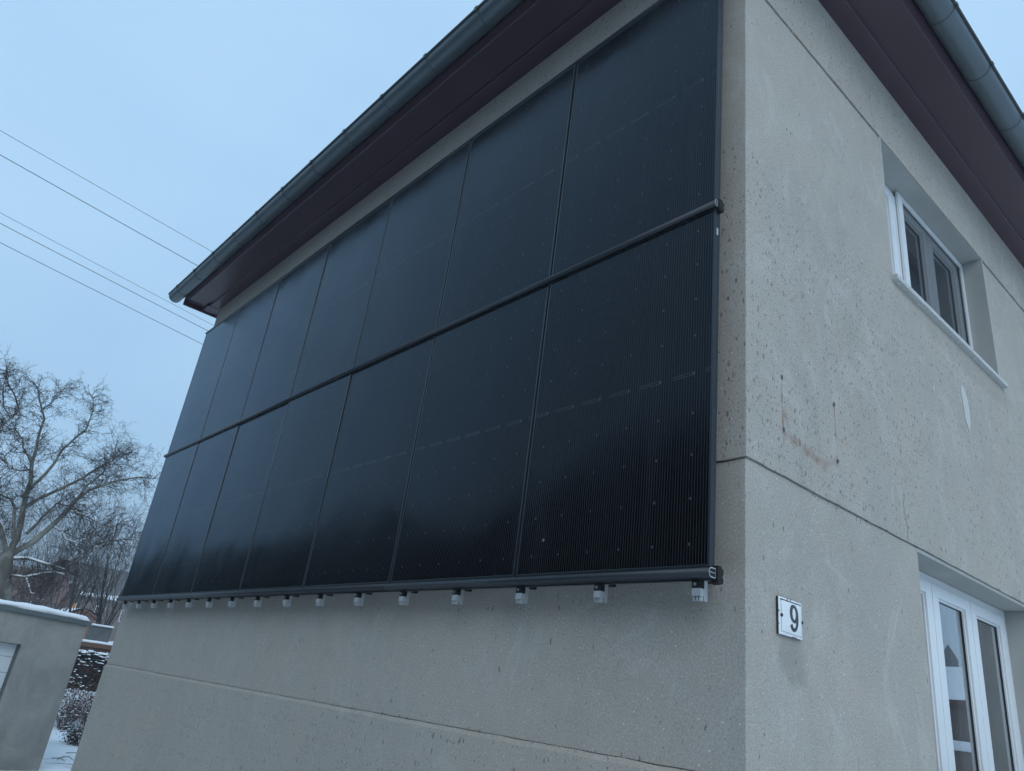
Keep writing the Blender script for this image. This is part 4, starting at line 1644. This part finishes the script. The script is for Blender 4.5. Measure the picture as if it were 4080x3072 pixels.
for k in ("L0", "L1", "L3", "L7", "L9", "L1b", "L1c", "L1d", "L2", "L3b", "L4", "L5", "L5b", "L6", "L8", "L8b", "L9b", "L10", "L11"):
    lean, ra, rb_ = SPEC[k]
    P2 = LIMB[k]
    x = TB
    if k in ROOTS:
        par = path3d[ROOTS[k]]
        q0 = Vector((0, P2[0][0], P2[0][1]))
        near = min(par, key=lambda p: (p.y - q0.y) ** 2 + (p.z - q0.z) ** 2)
        x = near.x
    pts, rads = [], []
    run = 0
    dense = []
    for a, c in zip(P2, P2[1:]):
        for s_ in range(3):
            t = s_ / 3
            dense.append((a[0] + (c[0] - a[0]) * t, a[1] + (c[1] - a[1]) * t))
    dense.append(tuple(P2[-1]))
    for q, (y, z) in enumerate(dense):
        if q:
            run += sqrt((y - dense[q - 1][0]) ** 2 + (z - dense[q - 1][1]) ** 2)
        xx = x + 0.4 * lean * run + 0.10 * N(y, z, len(k), 1.1) * min(1, run)
        pts.append(Vector((xx, y + 0.02 * N(q, y, 3, 1), z + 0.02 * N(q, z, 7, 1))))
        t = q / (len(dense) - 1)
        rads.append(0.86 * (ra + (rb_ - ra) * t ** 0.75))
    path3d[k] = pts
    lb = MB().tube(pts, rads, 8)
    lb.build('limb', 'bark', plane)
    # snow lying on the flatter lower limbs
    if k in ("L7", "L9", "L9b", "L0", "L10"):
        sp = [(p.x, p.y, p.z + r_ * 0.62) for p, r_ in zip(pts, rads)]
        snb.tube(sp, [r_ * (0.75 + 0.25 * N(i_ * 0.7, 0, 0, 1)) + 0.012 for i_, r_ in enumerate(rads)], 6)
    total = run
    nt = int(total * 8.0) + 5
    for j in range(nt):
        t = 0.22 + 0.78 * (j + prg.random()) / nt
        f = t * (len(pts) - 1)
        i_ = min(len(pts) - 2, int(f))
        p = pts[i_].lerp(pts[i_ + 1], f - i_)
        tang = (pts[i_ + 1] - pts[i_]).normalized()
        side = tang.orthogonal()
        side.rotate(Matrix.Rotation(prg.random() * 6.283, 3, tang))
        d = tang * 0.55 + side.normalized() * 0.9 + Vector((0, 0, 0.12))
        grow(twb, p, d, 1.0 * (0.5 + 0.75 * prg.random()) * (0.7 if k in ("L9", "L7", "L9b") else 0.75 if k in ("L1", "L1d", "L8", "L8b", "L1c", "L1b") else 1.1), 0.0135, 0, prg, PT, tips)
    grow(twb, pts[-1], pts[-1] - pts[-2], 0.5, rb_, 0, prg, PT, tips)
crown = twb.build('crown', 'twig', plane)
sb_ = MB()
for _ in range(1500):
    q = tips[prg.randrange(len(tips))]
    leaf_cloud(sb_, 1, lambda r_: (q[0], q[1], q[2] - 0.03), 0.026, prg)
sb_.build('seed_balls', 'twig', plane)
snb.build('snow', 'snow', plane)


# ------------------------------------------------------------------ far houses
def gable_house(name, loc, label, x0, x1, y0, y1, zb, ze, zr, wallm, roofm, along='y', snow_eave=False, snow_all=False, windows=(), group=None):
    """walls to ze, ridge zr; along = ridge direction"""
    t = thing(name, loc, label, 'house', group)
    wmb = MB()
    wmb.box(x0, x1, y0, y1, zb, ze)
    if along == 'y':
        xm = 0.5 * (x0 + x1)
        wmb.v += [(x0, y0 + 0.02, ze), (x1, y0 + 0.02, ze), (xm, y0 + 0.02, zr), (x0, y1 - 0.02, ze), (x1, y1 - 0.02, ze), (xm, y1 - 0.02, zr)]
        n = len(wmb.v) - 6
        wmb.f += [(n, n + 1, n + 2), (n + 3, n + 5, n + 4)]
        wmb.s += [False, False]
    else:
        ym = 0.5 * (y0 + y1)
        n = len(wmb.v)
        wmb.v += [(x1 - 0.02, y0, ze), (x1 - 0.02, y1, ze), (x1 - 0.02, ym, zr), (x0 + 0.02, y0, ze), (x0 + 0.02, y1, ze), (x0 + 0.02, ym, zr)]
        wmb.f += [(n, n + 1, n + 2), (n + 3, n + 5, n + 4)]
        wmb.s += [False, False]
    wmb.build('wall', wallm, t)
    o = 0.25
    th = 0.14

    def slab(bb, a, b_, c, d, hgt):
        i = len(bb.v)
        up = Vector((0, 0, hgt))
        q = [Vector(p) for p in (a, b_, c, d)]
        bb.v += [tuple(p) for p in q] + [tuple(p + up) for p in q]
        for f in ((0, 3, 2, 1), (4, 5, 6, 7), (0, 1, 5, 4), (1, 2, 6, 5), (2, 3, 7, 6), (3, 0, 4, 7)):
            bb.f.append(tuple(i + k for k in f))
            bb.s.append(False)
    if along == 'y':
        xm = 0.5 * (x0 + x1)
        s = (zr - ze) / (x1 - xm)
        sides = [((x1 + o, y0 - o, ze - o * s), (x1 + o, y1 + o, ze - o * s), (xm, y1 + o, zr), (xm, y0 - o, zr)),
                 ((x0 - o, y1 + o, ze - o * s), (x0 - o, y0 - o, ze - o * s), (xm, y0 - o, zr), (xm, y1 + o, zr))]
    else:
        ym = 0.5 * (y0 + y1)
        s = (zr - ze) / (y1 - ym)
        sides = [((x1 + o, y1 + o, ze - o * s), (x0 - o, y1 + o, ze - o * s), (x0 - o, ym, zr), (x1 + o, ym, zr)),
                 ((x0 - o, y0 - o, ze - o * s), (x1 + o, y0 - o, ze - o * s), (x1 + o, ym, zr), (x0 - o, ym, zr))]
    for sd in sides:
        bb = MB()
        slab(bb, *sd, th)
        ro = bb.build('roof', roofm, t)
        if snow_all or snow_eave:
            up = Vector((0, 0, th + 0.003))
            a, b_, c, d = [Vector(p) + up for p in sd]
            if snow_eave:
                c = b_ + (c - b_) * 0.17
                d = a + (d - a) * 0.17
            rows_ = []
            nseg = 60
            for j in range(4):
                row_ = []
                for i in range(nseg + 1):
                    p0 = a.lerp(b_, i / nseg)
                    p1 = d.lerp(c, i / nseg)
                    tt = j / 3
                    if snow_eave:
                        tt *= 0.55 + 0.75 * max(-0.6, N(i * 0.45, a.y, 1, 1))
                    p = p0.lerp(p1, tt)
                    p.z += (0.10 if j in (1, 2) else 0.02) * (1 + 0.3 * N(i * 0.8, j, 4, 1))
                    row_.append(tuple(p))
                rows_.append(row_)
            MB().grid(rows_).build('snow', 'snow', ro)
    for (face, a, b_, c, d, m) in windows:
        wb_ = MB()
        if face == 'x':
            fr_ = MB().box(x1 - 0.02, x1 + 0.03, a - 0.07, b_ + 0.07, c - 0.07, d + 0.07)
            wo_ = fr_.build('window', 'white_grey', t)
            MB().box(x1 + 0.031, x1 + 0.036, a, b_, c, d).build('pane', m, wo_)
        else:
            fr_ = MB().box(a - 0.07, b_ + 0.07, y0 - 0.03, y0 + 0.02, c - 0.07, d + 0.07)
            wo_ = fr_.build('window', 'white_grey', t)
            MB().box(a, b_, y0 - 0.036, y0 - 0.031, c, d).build('pane', m, wo_)
    return t


big = gable_house('far_house', (-79, 21, 2.4), 'long house with grey slate roof and snow along its eaves, far behind', -83, -75, 12.5, 34, 2.0, 6.35, 9.2, 'farwall', 'farroof', 'y',
                  snow_eave=True, windows=(('x', 12.80, 13.10, 5.15, 5.60, 'lit'), ('x', 13.28, 13.50, 5.0, 5.5, 'lit'), ('x', 15.2, 15.9, 4.7, 5.6, 'dark_pane'), ('x', 17.4, 18.1, 4.7, 5.6, 'dark_pane')))
dm = MB()
dm.v = [(-74.6, 11.9, 6.42), (-74.6, 13.35, 6.42), (-74.6, 12.62, 7.15), (-78, 11.9, 6.42), (-78, 13.35, 6.42), (-78, 12.62, 7.15)]
dm.f = [(0, 1, 2), (0, 2, 5, 3), (1, 4, 5, 2), (0, 3, 4, 1)]
dm.s = [False] * 4
dmo = dm.build('dormer', 'farwall', big)
ds = MB()
ds.quad((-74.4, 13.5, 6.42), (-78, 13.5, 6.42), (-78, 12.62, 7.32), (-74.4, 12.62, 7.32))
ds.quad((-78, 11.75, 6.42), (-74.4, 11.75, 6.42), (-74.4, 12.62, 7.32), (-78, 12.62, 7.32))
ds.build('snow', 'snow', dmo)
gable_house('far_house', (-71, 9, 2.4), 'dull red-roofed house mostly hidden behind the bare trees', -76, -66, 5.0, 11.0, 2.0, 4.9, 7.3, 'farwall', 'tileroof', 'y',
            windows=(('x', 6.2, 7.0, 3.8, 5.0, 'dark_pane'), ('x', 8.6, 9.4, 3.8, 5.0, 'dark_pane')))
gable_house('brick_cottage', (-50, 7.5, 2.4), 'small orange brick cottage with a snow-covered gable roof', -52.5, -48, 7.75, 9.0, 2.0, 3.72, 4.0, 'brick', 'tileroof', 'x', snow_all=True)
cw = thing('brick_annex', (-41, 7.4, 2.2), 'orange brick annex with a snowy sloping top beside the chimney', 'building')
b = MB()
b.poly_extrude([(6.4, 1.5), (7.9, 1.5), (7.9, 2.55), (6.6, 3.35), (6.4, 3.3)], 'x', -43, -40)
b.build('wall', 'brick', cw)
b = MB()
b.poly_extrude([(8.0, 2.50), (8.0, 2.57), (6.55, 3.47), (6.5, 3.40)], 'x', -43.1, -39.9)
b.build('snow', 'snow', cw)

# ------------------------------------------------------------------ overhead cables
WIRES = [((-10.527, -3.204), (-11.154, 0.277)), ((-11.226, -3.10), (-11.911, 0.273)), ((-13.215, -2.805), (-14.278, 1.532)),
         ((-13.637, -2.742), (-14.677, 1.539)), ((-14.468, -2.618), (-15.557, 1.763))]
WLAB = ['thin uppermost overhead cable crossing the sky', 'second overhead cable from the top', 'thin third overhead cable from the top, close above its neighbour',
        'fourth overhead cable from the top, thicker', 'lowest overhead cable crossing the sky']
for i, ((xa, ya), (xb, yb)) in enumerate(WIRES):
    dx, dy = (xb - xa) / (yb - ya), 1
    pts = []
    for k in range(41):
        y = -35 + 75 * k / 40
        x = xa + (y - ya) * dx
        sag = 0.0006 * ((y - (ya + yb) / 2) ** 2)
        pts.append((x, y, 9.0 + sag))
    tag(MB().tube(pts, 0.0042 if i in (0, 2) else 0.0062, 5).build('overhead_cable', 'wire'), WLAB[i], 'cable', 'overhead cables')

# ------------------------------------------------------------------ what the glass mirrors: hedge opposite, house across the road
hg = thing('thuja_hedge', (-6, -10.5, 0), 'tall dark thuja hedge across the yard, mirrored in the panels', 'hedge')
b = MB()
rows = []
for j in range(15):
    row = []
    for i in range(120):
        x = -64 + 72 * i / 119
        top = 7.3 + 1.2 / (1 + math.exp(-(x + 9.5) / 2.0)) + 1.5 * N(x, 0, 0, 0.16) + 0.35 * N(x, 3, 0, 1.3)
        t = j / 14
        yy = -9.9 - 0.35 * t - 1.0 * max(0, t - 0.85) / 0.15
        row.append((x, yy + 0.35 * N(x, t * 6, 0, 1.4) + 0.15 * N(x, t * 6, 5, 4), -0.1 + (top + 0.1) * min(1, t / 0.9)))
    rows.append(row)
b.grid(rows)
b.build('foliage', 'thuja', hg)
b = MB()
for k in range(46):
    x = -64 + 72 * k / 45
    b.tube([(x, -11.0, -0.1), (x, -11.1, 5.6)], [0.09, 0.03], 6)
b.build('trunks', 'twig', hg)

nh = gable_house('neighbour_house', (9.5, 33, 1.2), 'neighbour house with snowy roof across the road, mirrored in the lower window', 3.0, 17.0, 31.0, 39.0, 0, 4.35, 5.9, 'farwall', 'tileroof', 'x', snow_all=True,
                 windows=(('y', 4.4, 5.4, 2.9, 3.8, 'dark_pane'), ('y', 14.4, 15.4, 2.9, 3.8, 'dark_pane')))
ngar = thing('neighbour_garage', (9.5, 27, 1.2), 'low garage with snow on its roof across the road', 'garage')
MB().box(4, 16, 26.5, 29.5, 0, 2.55).build('wall', 'farwall', ngar)
MB().cbox(3.9, 16.1, 26.4, 29.6, 2.553, 2.85, 0.09).build('snow', 'snow', ngar)
ct = thing('church_tower', (52, 150, 0), 'distant dark church tower, mirrored in the lower window', 'tower')
MB().box(50.9, 53.1, 148.9, 151.1, 0, 19.2).build('shaft', 'hillwood', ct)
b = MB()
b.v = [(50.8, 148.8, 19.2), (53.2, 148.8, 19.2), (53.2, 151.2, 19.2), (50.8, 151.2, 19.2), (52, 150, 22.0)]
b.f = [(0, 1, 4), (1, 2, 4), (2, 3, 4), (3, 0, 4)]
b.s = [False] * 4
b.build('spire', 'hillwood', ct)

# ------------------------------------------------------------------ winter haze
hz = MB().box(-520, 420, -420, 420, -4, 34)
hb_ = NB('haze')
pv_ = hb_.n('ShaderNodeVolumePrincipled')
pv_.inputs['Color'].default_value = (0.93, 0.96, 1.0, 1)
pv_.inputs['Density'].default_value = 0.0025
pv_.inputs['Anisotropy'].default_value = 0.2
hb_.t.links.new(pv_.outputs[0], hb_.out.inputs['Volume'])
tag(hz.build('haze', hb_.m), kind='stuff')
